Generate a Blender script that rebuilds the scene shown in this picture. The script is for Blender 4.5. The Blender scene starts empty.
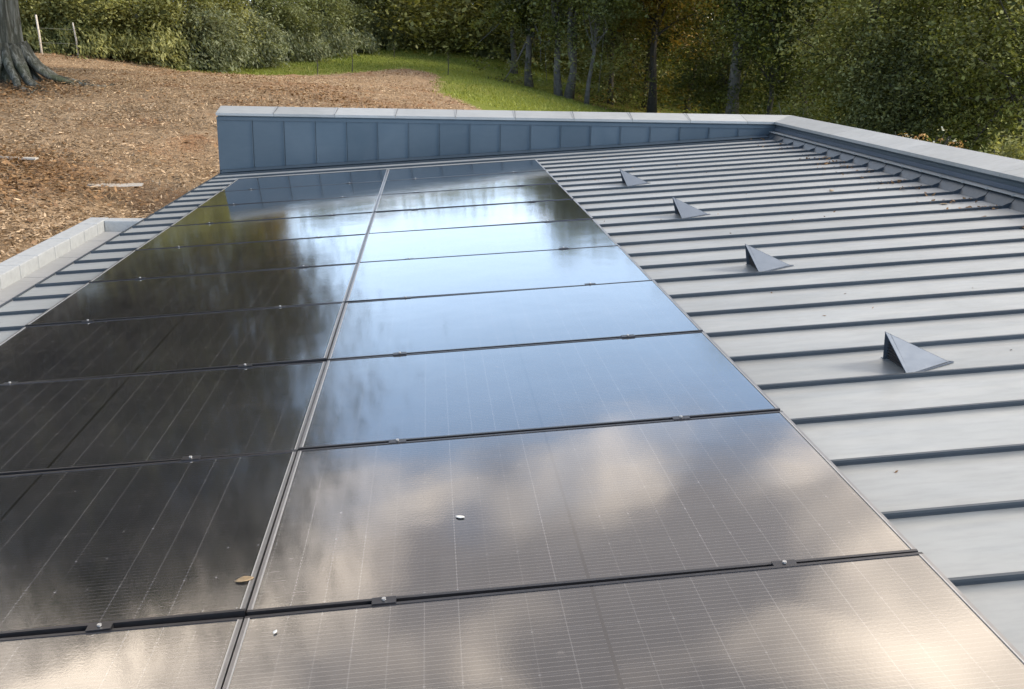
import bpy, bmesh, math, random
import numpy as np
from mathutils import Vector, Matrix

random.seed(7)
RNG = np.random.default_rng(11)
scene = bpy.context.scene
COL = scene.collection
R_ = math.radians

# ------------------------------------------------------------------ camera
FOC = 994.45
CR = np.array([[0.996444915670234, 0.08418761346458972, 0.00315844488265871],
               [-0.08160357935643714, 0.9551853434555511, 0.28453789815050445],
               [0.020937666325493685, -0.2837840823351901, 0.958659589605197]])
CP = np.array([0.49681857821784375, -1.2723205411450105, 1.4803025181333407])
cam_d = bpy.data.cameras.new('camera')
cam = bpy.data.objects.new('camera', cam_d)
COL.objects.link(cam)
M = Matrix.Identity(4)
for i in range(3):
    M[i][0] = CR[i, 0]; M[i][1] = CR[i, 2]; M[i][2] = -CR[i, 1]; M[i][3] = CP[i]
cam.matrix_world = M
cam_d.sensor_width = 36.0
cam_d.lens = FOC * 36.0 / 1024.0
cam_d.clip_start = 0.05
cam_d.clip_end = 2000
scene.camera = cam


def ray(px, py):
    q = np.array([(px - 512) / FOC, 1.0, (344.5 - py) / FOC])
    r = CR @ q
    return r / np.hypot(r[0], r[1])          # unit horizontal length


def at(px, d, py=60):
    """plan position seen in picture column px at horizontal distance d"""
    r = ray(px, py)
    return CP[0] + r[0] * d, CP[1] + r[1] * d


def pt3(px, py, d):
    r = ray(px, py)
    return CP + r * d


# ------------------------------------------------------------------ helpers
def link(name, me, mat=None, parent=None):
    o = bpy.data.objects.new(name, me)
    COL.objects.link(o)
    if mat is not None:
        for m in (mat if isinstance(mat, (list, tuple)) else [mat]):
            me.materials.append(m)
    if parent is not None:
        o.parent = parent
    return o


def tag(o, label=None, cat=None, group=None, kind=None):
    if label: o['label'] = label
    if cat: o['category'] = cat
    if group: o['group'] = group
    if kind: o['kind'] = kind
    return o


def empty(name, loc, label=None, cat=None, group=None, rotz=0.0):
    o = bpy.data.objects.new(name, None)
    COL.objects.link(o)
    o.location = loc
    o.rotation_euler = (0, 0, rotz)
    o.empty_display_size = 0.2
    return tag(o, label, cat, group)


def copy_tree(o, parent=None):
    c = o.copy()
    COL.objects.link(c)
    c.parent = parent
    for ch in list(o.children):
        copy_tree(ch, c)
    return c


class MB:
    """collects polygons, then links them as one mesh"""
    def __init__(self):
        self.v = []; self.f = []; self.mi = []

    def quad(self, a, b, c, d, mi=0):
        n = len(self.v); self.v += [tuple(a), tuple(b), tuple(c), tuple(d)]
        self.f.append((n, n + 1, n + 2, n + 3)); self.mi.append(mi)

    def tri(self, a, b, c, mi=0):
        n = len(self.v); self.v += [tuple(a), tuple(b), tuple(c)]
        self.f.append((n, n + 1, n + 2)); self.mi.append(mi)

    def hexa(self, p, mi=0):
        """p: 8 points, bottom ring 0-3 (ccw from above), top ring 4-7"""
        n = len(self.v); self.v += [tuple(x) for x in p]
        for f in ((3, 2, 1, 0), (4, 5, 6, 7), (0, 1, 5, 4), (1, 2, 6, 5), (2, 3, 7, 6), (3, 0, 4, 7)):
            self.f.append(tuple(n + i for i in f)); self.mi.append(mi)

    def box(self, x0, x1, y0, y1, z0, z1, mi=0, fn=None):
        p = [(x0, y0, z0), (x1, y0, z0), (x1, y1, z0), (x0, y1, z0), (x0, y0, z1), (x1, y0, z1), (x1, y1, z1), (x0, y1, z1)]
        if fn: p = [fn(*q) for q in p]
        self.hexa(p, mi)

    def tube(self, pts, rad, n=8, mi=0, cap=True):
        pts = [np.array(p, float) for p in pts]
        base = len(self.v)
        for i, p in enumerate(pts):
            t = pts[min(i + 1, len(pts) - 1)] - pts[max(i - 1, 0)]
            t = t / (np.linalg.norm(t) + 1e-9)
            a = np.cross(t, (0.31, 0.92, 0.2)); a /= np.linalg.norm(a) + 1e-9
            b = np.cross(t, a)
            r = rad[i] if hasattr(rad, '__len__') else rad
            for k in range(n):
                an = 2 * math.pi * k / n
                self.v.append(tuple(p + r * (math.cos(an) * a + math.sin(an) * b)))
        for i in range(len(pts) - 1):
            for k in range(n):
                k2 = (k + 1) % n
                self.f.append((base + i * n + k, base + i * n + k2, base + (i + 1) * n + k2, base + (i + 1) * n + k)); self.mi.append(mi)
        if cap:
            self.f.append(tuple(base + (len(pts) - 1) * n + k for k in range(n))); self.mi.append(mi)
            self.f.append(tuple(base + n - 1 - k for k in range(n))); self.mi.append(mi)

    def mesh(self, name, smooth=False):
        me = bpy.data.meshes.new(name)
        me.from_pydata(self.v, [], self.f)
        me.polygons.foreach_set('material_index', self.mi)
        if smooth:
            me.polygons.foreach_set('use_smooth', [True] * len(self.f))
        me.update()
        return me

    def build(self, name, mat, parent=None, smooth=False, bevel=0.0):
        me = self.mesh(name, smooth)
        if bevel > 0:
            bm = bmesh.new(); bm.from_mesh(me)
            bmesh.ops.remove_doubles(bm, verts=bm.verts, dist=1e-5)
            bmesh.ops.bevel(bm, geom=list(bm.edges), offset=bevel, segments=2, affect='EDGES', profile=0.6)
            bm.to_mesh(me); bm.free(); me.update()
        return link(name, me, mat, parent)


# ------------------------------------------------------------------ materials
def new_mat(name):
    m = bpy.data.materials.new(name)
    m.use_nodes = True
    nt = m.node_tree
    b = nt.nodes['Principled BSDF']
    return m, nt, b


def node(nt, typ, **kw):
    n = nt.nodes.new(typ)
    for k, v in kw.items():
        if k.startswith('i_'):
            key = k[2:]
            key = int(key) if key.isdigit() else key.replace('_', ' ')
            n.inputs[key].default_value = v
        else:
            setattr(n, k, v)
    return n


def ramp(nt, stops, interp='LINEAR'):
    r = nt.nodes.new('ShaderNodeValToRGB')
    r.color_ramp.interpolation = interp
    el = r.color_ramp.elements
    while len(el) < len(stops): el.new(0.5)
    for e, (p, c) in zip(el, stops):
        e.position = p
        e.color = (c[0], c[1], c[2], 1) if hasattr(c, '__len__') else (c, c, c, 1)
    return r


def math_n(nt, op, a, b=None, c=None, clamp=False):
    n = nt.nodes.new('ShaderNodeMath'); n.operation = op; n.use_clamp = clamp
    for i, x in enumerate((a, b, c)):
        if x is None: continue
        if isinstance(x, (int, float)): n.inputs[i].default_value = x
        else: nt.links.new(x, n.inputs[i])
    return n.outputs[0]


def mix_c(nt, fac, a, b, blend='MIX'):
    n = nt.nodes.new('ShaderNodeMix'); n.data_type = 'RGBA'; n.blend_type = blend
    if isinstance(fac, (int, float)): n.inputs[0].default_value = fac
    else: nt.links.new(fac, n.inputs[0])
    for i, x in ((6, a), (7, b)):
        if hasattr(x, '__len__'): n.inputs[i].default_value = (x[0], x[1], x[2], 1)
        else: nt.links.new(x, n.inputs[i])
    return n.outputs[2]


def noise(nt, vec, scale, detail=4, rough=0.55, dist=0.0):
    n = node(nt, 'ShaderNodeTexNoise', i_Scale=scale, i_Detail=detail, i_Roughness=rough, i_Distortion=dist)
    if vec is not None: nt.links.new(vec, n.inputs['Vector'])
    return n.outputs['Fac']


def coord(nt, which='Object', scale=None):
    t = nt.nodes.new('ShaderNodeTexCoord').outputs[which]
    if scale:
        mp = nt.nodes.new('ShaderNodeMapping'); mp.inputs['Scale'].default_value = scale
        nt.links.new(t, mp.inputs['Vector']); return mp.outputs[0]
    return t


def zinc(name, base, var=0.06, rough=0.42, metallic=0.75, stain=0.25, seam=False):
    m, nt, b = new_mat(name)
    co = coord(nt)
    big = noise(nt, co, 1.3, 5, 0.6, 0.6)
    fine = noise(nt, coord(nt, 'Object', (3, 14, 14)), 2.2, 5, 0.65)
    streak = noise(nt, coord(nt, 'Object', (0.8, 9, 9)), 1.5, 3, 0.6, 0.4)
    lo = [max(0, c - var) for c in base]; hi = [c + var for c in base]
    c1 = mix_c(nt, ramp_fac(nt, big, 0.3, 0.7), lo, hi)
    c2 = mix_c(nt, math_n(nt, 'MULTIPLY', ramp_fac(nt, fine, 0.45, 0.75), stain), c1, [c * 0.72 for c in base])
    c3 = mix_c(nt, math_n(nt, 'MULTIPLY', ramp_fac(nt, streak, 0.55, 0.8), stain * 0.8), c2, [min(1, c * 1.25 + 0.02) for c in base])
    if seam:      # grime that has settled beside the standing seams, and small dried spots
        sp = nt.nodes.new('ShaderNodeSeparateXYZ'); nt.links.new(co, sp.inputs[0])
        dist = math_n(nt, 'PINGPONG', math_n(nt, 'SUBTRACT', sp.outputs[1], 1.121), 0.4235 / 2)
        g = noise(nt, coord(nt, 'Object', (2.2, 10, 1)), 2.0, 6, 0.7)
        grime = math_n(nt, 'MULTIPLY', ramp_fac(nt, dist, 0.055, 0.008), ramp_fac(nt, g, 0.42, 0.75))
        c3 = mix_c(nt, math_n(nt, 'MULTIPLY', grime, 0.55), c3, (0.12, 0.11, 0.095))
        sps = noise(nt, co, 9.0, 3, 0.6)
        c3 = mix_c(nt, math_n(nt, 'MULTIPLY', ramp_fac(nt, sps, 0.70, 0.78), 0.45), c3, (0.48, 0.48, 0.46))
    if seam:
        wn = nt.nodes.new('ShaderNodeTexWhiteNoise'); wn.noise_dimensions = '1D'
        nt.links.new(math_n(nt, 'FLOOR', math_n(nt, 'DIVIDE', math_n(nt, 'SUBTRACT', sp.outputs[1], 1.121), 0.4235)), wn.inputs['W'])
        rnd = wn.outputs['Value']
    else:
        rnd = nt.nodes.new('ShaderNodeObjectInfo').outputs['Random']
    hsv = nt.nodes.new('ShaderNodeHueSaturation')
    nt.links.new(math_n(nt, 'MULTIPLY_ADD', rnd, 0.16, 0.92), hsv.inputs['Value'])
    nt.links.new(c3, hsv.inputs['Color'])
    nt.links.new(hsv.outputs[0], b.inputs['Base Color'])
    b.inputs['Metallic'].default_value = metallic
    nt.links.new(math_n(nt, 'MULTIPLY_ADD', fine, 0.16, rough - 0.08), b.inputs['Roughness'])
    bp = node(nt, 'ShaderNodeBump', i_Strength=0.9 if seam else 0.3, i_Distance=0.02)
    w = noise(nt, coord(nt, 'Object', (0.7, 2.4, 1)), 1.6, 2, 0.5)
    nt.links.new(w, bp.inputs['Height']); nt.links.new(bp.outputs[0], b.inputs['Normal'])
    return m


def ramp_fac(nt, fac, lo, hi):
    n = nt.nodes.new('ShaderNodeMapRange'); n.clamp = True
    n.inputs[1].default_value = lo; n.inputs[2].default_value = hi
    nt.links.new(fac, n.inputs[0])
    return n.outputs[0]


MAT = {}
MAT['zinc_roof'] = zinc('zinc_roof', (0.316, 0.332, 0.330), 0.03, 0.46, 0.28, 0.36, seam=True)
MAT['zinc_wall_shaded'] = zinc('zinc_wall_shaded', (0.082, 0.110, 0.135), 0.011, 0.42, 0.6, 0.12)  # same zinc as the roof; shade of upright faces put into the base
MAT['zinc_seam'] = zinc('zinc_seam', (0.066, 0.080, 0.095), 0.008, 0.45, 0.5, 0.12)  # roof zinc again, with the shade on seam faces in its colour
MAT['zinc_coping'] = zinc('zinc_coping', (0.305, 0.322, 0.324), 0.03, 0.5, 0.25, 0.5)
MAT['zinc_hood'] = zinc('zinc_hood', (0.066, 0.087, 0.118), 0.008, 0.55, 0.25, 0.12)


def plain(name, col, rough=0.5, metallic=0.0, nscale=8.0, var=0.25, bump=0.0):
    m, nt, b = new_mat(name)
    n = noise(nt, coord(nt), nscale, 5, 0.6)
    c = mix_c(nt, ramp_fac(nt, n, 0.3, 0.7), [x * (1 - var) for x in col], [min(1, x * (1 + var)) for x in col])
    nt.links.new(c, b.inputs['Base Color'])
    b.inputs['Roughness'].default_value = rough
    b.inputs['Metallic'].default_value = metallic
    if bump:
        bp = node(nt, 'ShaderNodeBump', i_Strength=bump, i_Distance=0.02)
        nt.links.new(n, bp.inputs['Height']); nt.links.new(bp.outputs[0], b.inputs['Normal'])
    return m


MAT['frame'] = plain('anodised_frame_sheen', (0.26, 0.26, 0.265), 0.36, 0.85, 20, 0.1)  # black lips made paler: their sky sheen is put into the base
MAT['clamp'] = plain('clamp_black', (0.05, 0.05, 0.055), 0.35, 0.7, 30, 0.1)
MAT['bolt'] = plain('bolt_steel', (0.45, 0.45, 0.44), 0.45, 0.7, 30, 0.1)
MAT['rail'] = plain('rail_aluminium', (0.10, 0.10, 0.105), 0.45, 0.8, 20, 0.1)
MAT['back'] = plain('panel_backsheet', (0.02, 0.02, 0.02), 0.6, 0, 20, 0.1)
MAT['dark_void'] = plain('vent_void_grille', (0.02, 0.02, 0.022), 0.7, 0.2, 40, 0.3)  # cloud kept to the front; unseen sky behind left dim to darken metal
MAT['render_wall'] = plain('wall_render', (0.55, 0.53, 0.50), 0.85, 0, 6, 0.06, 0.1)
MAT['stone'] = plain('kerb_stone', (0.33, 0.342, 0.338), 0.75, 0, 14, 0.10, 0.2)
MAT['deck'] = zinc('annex_deck', (0.35, 0.355, 0.35), 0.03, 0.55, 0.2, 0.3)
MAT['bark'] = plain('bark_grey', (0.11, 0.103, 0.09), 0.9, 0, 6, 0.45, 0.6)
MAT['bark_dark'] = plain('bark_dark', (0.055, 0.048, 0.038), 0.9, 0, 6, 0.4, 0.6)
MAT['post_wood'] = plain('post_wood', (0.50, 0.44, 0.36), 0.8, 0, 18, 0.2, 0.3)
MAT['wire'] = plain('fence_wire', (0.12, 0.12, 0.11), 0.5, 0.8, 18, 0.2)
MAT['scrap'] = plain('pale_scrap', (0.42, 0.37, 0.30), 0.6, 0, 9, 0.1)
MAT['dead_leaf'] = plain('dry_leaf', (0.25, 0.18, 0.10), 0.7, 0, 60, 0.35)
MAT['dropping'] = plain('white_mark', (0.55, 0.55, 0.52), 0.7, 0, 60, 0.1)


def bark_beech():
    m, nt, b = new_mat('bark_beech')
    n = noise(nt, coord(nt, 'Object', (6, 6, 0.9)), 1.6, 7, 0.7, 0.8)
    n2 = noise(nt, coord(nt, 'Object', (1, 1, 1)), 1.1, 4, 0.6)
    c = ramp(nt, [(0.25, (0.018, 0.018, 0.015)), (0.48, (0.055, 0.055, 0.038)), (0.70, (0.26, 0.26, 0.23))])
    nt.links.new(n, c.inputs[0])
    c2 = mix_c(nt, ramp_fac(nt, n2, 0.56, 0.75), c.outputs[0], (0.05, 0.062, 0.028))
    nt.links.new(c2, b.inputs['Base Color'])
    b.inputs['Roughness'].default_value = 0.85
    bp = node(nt, 'ShaderNodeBump', i_Strength=0.8, i_Distance=0.06)
    nt.links.new(n, bp.inputs['Height']); nt.links.new(bp.outputs[0], b.inputs['Normal'])
    return m


MAT['bark_beech'] = bark_beech()

PW, PH = 1.885, 1.134            # panel: along the slope, along the eave


def line_mask(nt, x, period, half, offset=0.0):
    """1 on lines of half width 'half' repeated each 'period' along x"""
    a = math_n(nt, 'ADD', x, offset)
    p = math_n(nt, 'PINGPONG', a, period / 2)       # distance to nearest line
    return math_n(nt, 'LESS_THAN', p, half)


def glass_mat():
    m, nt, b = new_mat('solar_glass')
    co = coord(nt)
    sp = nt.nodes.new('ShaderNodeSeparateXYZ'); nt.links.new(co, sp.inputs[0])
    x, y = sp.outputs[0], sp.outputs[1]
    info = nt.nodes.new('ShaderNodeObjectInfo')
    cw = (PW - 0.05) / 20; ch = (PH - 0.044) / 6
    gapx = line_mask(nt, x, cw, 0.0014)
    gapy = line_mask(nt, y, ch, 0.0013)
    gap = math_n(nt, 'MAXIMUM', gapx, gapy)
    bus = line_mask(nt, y, ch / 10, 0.0011, ch / 20)
    ay = math_n(nt, 'ABSOLUTE', x)
    mid = math_n(nt, 'LESS_THAN', ay, 0.0048)
    # little diamonds where four cells meet
    px = math_n(nt, 'PINGPONG', x, cw / 2); py = math_n(nt, 'PINGPONG', y, ch / 2)
    dia = math_n(nt, 'LESS_THAN', math_n(nt, 'ADD', px, py), 0.0042)
    bright = noise(nt, co, 3.2, 2, 0.5)
    # cells and their edges differ in tone at random
    wn = nt.nodes.new('ShaderNodeTexWhiteNoise'); wn.noise_dimensions = '2D'
    cb = nt.nodes.new('ShaderNodeCombineXYZ')
    nt.links.new(math_n(nt, 'FLOOR', math_n(nt, 'DIVIDE', math_n(nt, 'ADD', x, cw / 2), cw)), cb.inputs[0])
    nt.links.new(math_n(nt, 'MULTIPLY', info.outputs['Random'], 17.0), cb.inputs[1])
    nt.links.new(cb.outputs[0], wn.inputs['Vector'])
    cell = mix_c(nt, wn.outputs['Value'], (0.010, 0.011, 0.014), (0.015, 0.016, 0.019))
    c1 = mix_c(nt, math_n(nt, 'MULTIPLY', bus, 0.5), cell, (0.17, 0.16, 0.15))
    c2 = mix_c(nt, math_n(nt, 'MULTIPLY', gapx, math_n(nt, 'MULTIPLY_ADD', wn.outputs['Value'], 0.42, 0.05)), c1, (0.17, 0.165, 0.16))
    c2b = mix_c(nt, math_n(nt, 'MULTIPLY', gapy, 0.6), c2, (0.055, 0.055, 0.058))
    c3 = mix_c(nt, math_n(nt, 'MULTIPLY', dia, ramp_fac(nt, bright, 0.42, 0.6)), c2b, (0.13, 0.13, 0.13))
    c4 = mix_c(nt, mid, c3, (0.006, 0.006, 0.007))
    # film of dust, thicker in patches and towards the lower edge
    d1 = noise(nt, co, 2.6, 6, 0.65, 0.8); d2 = noise(nt, co, 26, 4, 0.6)
    dust = math_n(nt, 'MULTIPLY', ramp_fac(nt, d1, 0.35, 0.8), math_n(nt, 'MULTIPLY_ADD', d2, 0.05, 0.012))
    edge = math_n(nt, 'MULTIPLY', ramp_fac(nt, x, -0.62, -0.925), math_n(nt, 'MULTIPLY', ramp_fac(nt, d2, 0.35, 0.7), 0.10))
    smear = noise(nt, coord(nt, 'Object', (1, 2.2, 1)), 5.5, 5, 0.6, 1.2)
    spot = math_n(nt, 'MULTIPLY', ramp_fac(nt, smear, 0.66, 0.76), 0.09)
    dust = math_n(nt, 'ADD', dust, math_n(nt, 'ADD', edge, spot))
    c5 = mix_c(nt, dust, c4, (0.42, 0.38, 0.33))
    nt.links.new(c5, b.inputs['Base Color'])
    b.inputs['IOR'].default_value = 2.2
    b.inputs['Coat Weight'].default_value = 0.7
    b.inputs['Coat Roughness'].default_value = 0.07
    nt.links.new(math_n(nt, 'MULTIPLY_ADD', d1, 0.06, 0.045), b.inputs['Roughness'])
    tex = noise(nt, co, 120, 2, 0.5)
    wav = noise(nt, co, 2.1, 2, 0.5)
    hsum = math_n(nt, 'ADD', math_n(nt, 'MULTIPLY', tex, 0.00012), math_n(nt, 'MULTIPLY', wav, 0.0035))
    bp = node(nt, 'ShaderNodeBump', i_Strength=0.6, i_Distance=1.0)
    nt.links.new(hsum, bp.inputs['Height']); nt.links.new(bp.outputs[0], b.inputs['Normal'])
    return m


MAT['glass'] = glass_mat()


def leaf_mat(name, dark, light, transl=0.35):
    m, nt, b = new_mat(name)
    at_ = node(nt, 'ShaderNodeAttribute', attribute_name='tone')
    r = ramp(nt, [(0.0, dark), (0.55, [(a + c) / 2 for a, c in zip(dark, light)]), (1.0, light)])
    nt.links.new(at_.outputs['Fac'], r.inputs[0])
    nt.links.new(r.outputs[0], b.inputs['Base Color'])
    b.inputs['Roughness'].default_value = 0.55
    b.inputs['Specular IOR Level'].default_value = 0.35
    tr = nt.nodes.new('ShaderNodeBsdfTranslucent')
    g = mix_c(nt, 1.0, r.outputs[0], (1.3, 1.25, 0.7), 'MULTIPLY')
    nt.links.new(g, tr.inputs[0])
    mx = nt.nodes.new('ShaderNodeMixShader'); mx.inputs[0].default_value = transl
    nt.links.new(b.outputs[0], mx.inputs[1]); nt.links.new(tr.outputs[0], mx.inputs[2])
    nt.links.new(mx.outputs[0], nt.nodes['Material Output'].inputs[0])
    return m


MAT['leaf_hedge'] = leaf_mat('leaf_hedge', (0.095, 0.105, 0.03), (0.35, 0.345, 0.125))
MAT['leaf_bramble'] = leaf_mat('leaf_bramble', (0.06, 0.072, 0.032), (0.28, 0.30, 0.16))
MAT['leaf_grey'] = leaf_mat('leaf_grey', (0.075, 0.088, 0.034), (0.25, 0.27, 0.11))
MAT['leaf_mid'] = leaf_mat('leaf_mid', (0.038, 0.052, 0.012), (0.215, 0.23, 0.055))
MAT['leaf_dark'] = leaf_mat('leaf_dark', (0.032, 0.044, 0.013), (0.16, 0.17, 0.044))
MAT['leaf_wood'] = leaf_mat('leaf_wood', (0.075, 0.088, 0.026), (0.32, 0.305, 0.085))
MAT['leaf_gold'] = leaf_mat('leaf_gold', (0.08, 0.065, 0.010), (0.32, 0.23, 0.035))
MAT['leaf_rust'] = leaf_mat('leaf_rust', (0.10, 0.068, 0.014), (0.34, 0.215, 0.045))
MAT['leaf_beech'] = leaf_mat('leaf_beech', (0.020, 0.026, 0.007), (0.06, 0.062, 0.014), 0.2)
MAT['litter'] = leaf_mat('litter', (0.14, 0.075, 0.034), (0.40, 0.235, 0.105), 0.1)
MAT['straw'] = leaf_mat('straw', (0.15, 0.098, 0.052), (0.64, 0.46, 0.28), 0.05)
MAT['grass_blade'] = leaf_mat('grass_blade', (0.10, 0.135, 0.020), (0.29, 0.31, 0.055), 0.3)

# ------------------------------------------------------------------ terrain
CTRL = [  # picture column, picture row, distance seen from the camera
    (0, 345, 10.6), (60, 290, 11.4), (150, 212, 13.6), (0, 250, 12.2), (100, 180, 15.5), (200, 160, 17.0), (0, 150, 17.6), (0, 100, 23), (0, 76, 26),
    (-150, 76, 26), (-150, 160, 16), (-150, 60, 38), (-150, 45, 60),
    (100, 70, 37), (60, 56, 41), (110, 58, 42), (180, 72, 40), (250, 74, 43), (330, 61, 52), (420, 51, 64), (460, 78, 42), (400, 69, 47), (220, 108, 21), (320, 106, 23), (430, 104, 27),
    (500, 60, 60), (540, 82, 55), (600, 107, 46), (640, 119, 44), (500, 104, 32),
    (800, 165, 40), (1024, 240, 34), (1200, 250, 34), (420, 46, 85), (250, 40, 75), (600, 70, 80), (1000, 120, 80), (700, 110, 62)]
_c = [pt3(*c) for c in CTRL]
_c += [np.array(p, float) for p in [(-3, 3, -1.05), (-3.9, 9, -1.0), (-3.9, 12, -1.0), (-2, 13.6, -1.1), (2, 14.2, -1.5), (6, 13.5, -2.4), (8, 5, -2.8), (-8, -4, -1.0), (4, -8, -2.6),
                                   (-60, -40, -1), (60, -40, -8), (90, 40, -9), (-80, 40, 5), (-60, 110, 5), (30, 130, 2), (100, 110, -6), (0, -70, -4)]]
_c = np.array(_c)


def _phi(r2):
    return 0.5 * r2 * np.log(r2 + 1e-9)


_n = len(_c)
_d2 = ((_c[:, None, :2] - _c[None, :, :2]) ** 2).sum(-1)
_A = np.zeros((_n + 3, _n + 3))
_A[:_n, :_n] = _phi(_d2) + np.eye(_n) * 3.0
_A[:_n, _n] = 1; _A[:_n, _n + 1:] = _c[:, :2]; _A[_n, :_n] = 1; _A[_n + 1:, :_n] = _c[:, :2].T
_w = np.linalg.solve(_A, np.concatenate([_c[:, 2], np.zeros(3)]))


def ground(x, y):
    x = np.atleast_1d(np.asarray(x, float)); y = np.atleast_1d(np.asarray(y, float))
    xx = np.clip(x, -85, 105); yy = np.clip(y, -75, 135)
    d2 = (xx[:, None] - _c[None, :, 0]) ** 2 + (yy[:, None] - _c[None, :, 1]) ** 2
    return _phi(d2) @ _w[:_n] + _w[_n] + xx * _w[_n + 1] + yy * _w[_n + 2]


def gz(x, y):
    return float(ground(x, y)[0])


# edge of the bare soil, as plan points (grass lies beyond it)
SOIL_PX = [(-160, 48, 47), (60, 48, 46), (115, 60, 43.5), (180, 73, 40.2), (262, 78, 40.5), (330, 74.5, 42), (375, 70, 44), (405, 67, 48), (428, 70, 46), (440, 78, 41), (438, 92, 33), (470, 106, 29), (520, 125, 26)]
SOIL = np.array([pt3(*p)[:2] for p in SOIL_PX] + [np.array([9., 14.]), np.array([12., -20.]), np.array([-60., -20.])])


def in_soil(x, y):
    x = np.asarray(x); y = np.asarray(y)
    inside = np.zeros(x.shape, bool)
    n = len(SOIL)
    for i in range(n):
        x1, y1 = SOIL[i]; x2, y2 = SOIL[(i + 1) % n]
        c = ((y1 > y) != (y2 > y)) & (x < (x2 - x1) * (y - y1) / (y2 - y1 + 1e-12) + x1)
        inside ^= c
    return inside


def soil_dist(x, y):
    """signed distance to the soil edge, positive inside"""
    x = np.asarray(x, float); y = np.asarray(y, float)
    best = np.full(x.shape, 1e9)
    n = len(SOIL)
    for i in range(n):
        a = SOIL[i]; b = SOIL[(i + 1) % n]; ab = b - a
        t = np.clip(((x - a[0]) * ab[0] + (y - a[1]) * ab[1]) / (ab @ ab), 0, 1)
        best = np.minimum(best, np.hypot(x - a[0] - t * ab[0], y - a[1] - t * ab[1]))
    return np.where(in_soil(x, y), best, -best)


def ground_mat():
    m, nt, b = new_mat('field_ground')
    co = coord(nt)
    a = node(nt, 'ShaderNodeAttribute', attribute_name='soil')
    n1 = noise(nt, co, 0.22, 5, 0.6); n2 = noise(nt, co, 2.4, 6, 0.7); n3 = noise(nt, co, 14, 4, 0.7)
    n4 = noise(nt, co, 0.5, 6, 0.65, 0.7)
    soil = ramp(nt, [(0.25, (0.16, 0.107, 0.062)), (0.5, (0.32, 0.22, 0.13)), (0.75, (0.50, 0.375, 0.24))])
    nt.links.new(math_n(nt, 'ADD', math_n(nt, 'MULTIPLY', n2, 0.5), math_n(nt, 'MULTIPLY', n3, 0.5)), soil.inputs[0])
    s2 = mix_c(nt, math_n(nt, 'MULTIPLY', ramp_fac(nt, n4, 0.52, 0.68), 0.6), soil.outputs[0], (0.27, 0.12, 0.05))
    gr = ramp(nt, [(0.3, (0.10, 0.14, 0.02)), (0.5, (0.165, 0.195, 0.032)), (0.72, (0.28, 0.25, 0.075))])
    nt.links.new(math_n(nt, 'ADD', math_n(nt, 'MULTIPLY', n1, 0.6), math_n(nt, 'MULTIPLY', n2, 0.4)), gr.inputs[0])
    e = math_n(nt, 'ADD', a.outputs['Fac'], math_n(nt, 'MULTIPLY', math_n(nt, 'SUBTRACT', n2, 0.5), 0.9))
    c = mix_c(nt, ramp_fac(nt, e, 0.40, 0.60), gr.outputs[0], s2)
    nt.links.new(c, b.inputs['Base Color'])
    b.inputs['Roughness'].default_value = 0.95
    b.inputs['Specular IOR Level'].default_value = 0.1
    bp = node(nt, 'ShaderNodeBump', i_Strength=1.0, i_Distance=0.15)
    nt.links.new(math_n(nt, 'ADD', n2, math_n(nt, 'MULTIPLY', n3, 0.5)), bp.inputs['Height'])
    nt.links.new(bp.outputs[0], b.inputs['Normal'])
    return m


def build_ground():
    u = np.linspace(-1, 1, 301)
    warp = lambda t, near, far: near * t + (far - near) * np.sign(t) * np.abs(t) ** 5
    xs = warp(u, 62, 900) - 5
    ys = warp(u, 62, 900) + 28
    X, Y = np.meshgrid(xs, ys)
    Z = ground(X.ravel(), Y.ravel())
    x = X.ravel(); y = Y.ravel()
    bump = 0.05 * np.sin(x * 1.7 + 1.3 * np.sin(y * .9)) * np.sin(y * 1.9 + np.sin(x * 1.1)) + RNG.normal(0, .03, x.size)
    sd = soil_dist(x, y)
    Z = Z + bump * np.clip(sd, 0, 1) * (np.hypot(x, y) < 80)
    keep_low = (x > -4.0) & (x < 7) & (y > -4) & (y < 14)
    Z = np.where(keep_low, np.minimum(Z, -1.0), Z)
    n = len(u)
    co = np.stack([x, y, Z], 1)
    i = np.arange(n * n).reshape(n, n)
    f = np.stack([i[:-1, :-1], i[:-1, 1:], i[1:, 1:], i[1:, :-1]], -1).reshape(-1, 4)
    me = bpy.data.meshes.new('ground')
    me.vertices.add(n * n); me.vertices.foreach_set('co', co.ravel())
    me.loops.add(f.size); me.loops.foreach_set('vertex_index', f.ravel())
    me.polygons.add(len(f)); me.polygons.foreach_set('loop_start', np.arange(0, f.size, 4)); me.polygons.foreach_set('loop_total', np.full(len(f), 4))
    me.polygons.foreach_set('use_smooth', np.ones(len(f), bool))
    at_ = me.attributes.new('soil', 'FLOAT', 'POINT')
    at_.data.foreach_set('value', np.clip(sd / 1.6 + 0.5, 0, 1))
    me.update()
    return tag(link('ground', me, ground_mat()), kind='structure')


build_ground()


# ------------------------------------------------------------------ leaves
def unit(v):
    return v / (np.linalg.norm(v, axis=1, keepdims=True) + 1e-9)


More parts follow.
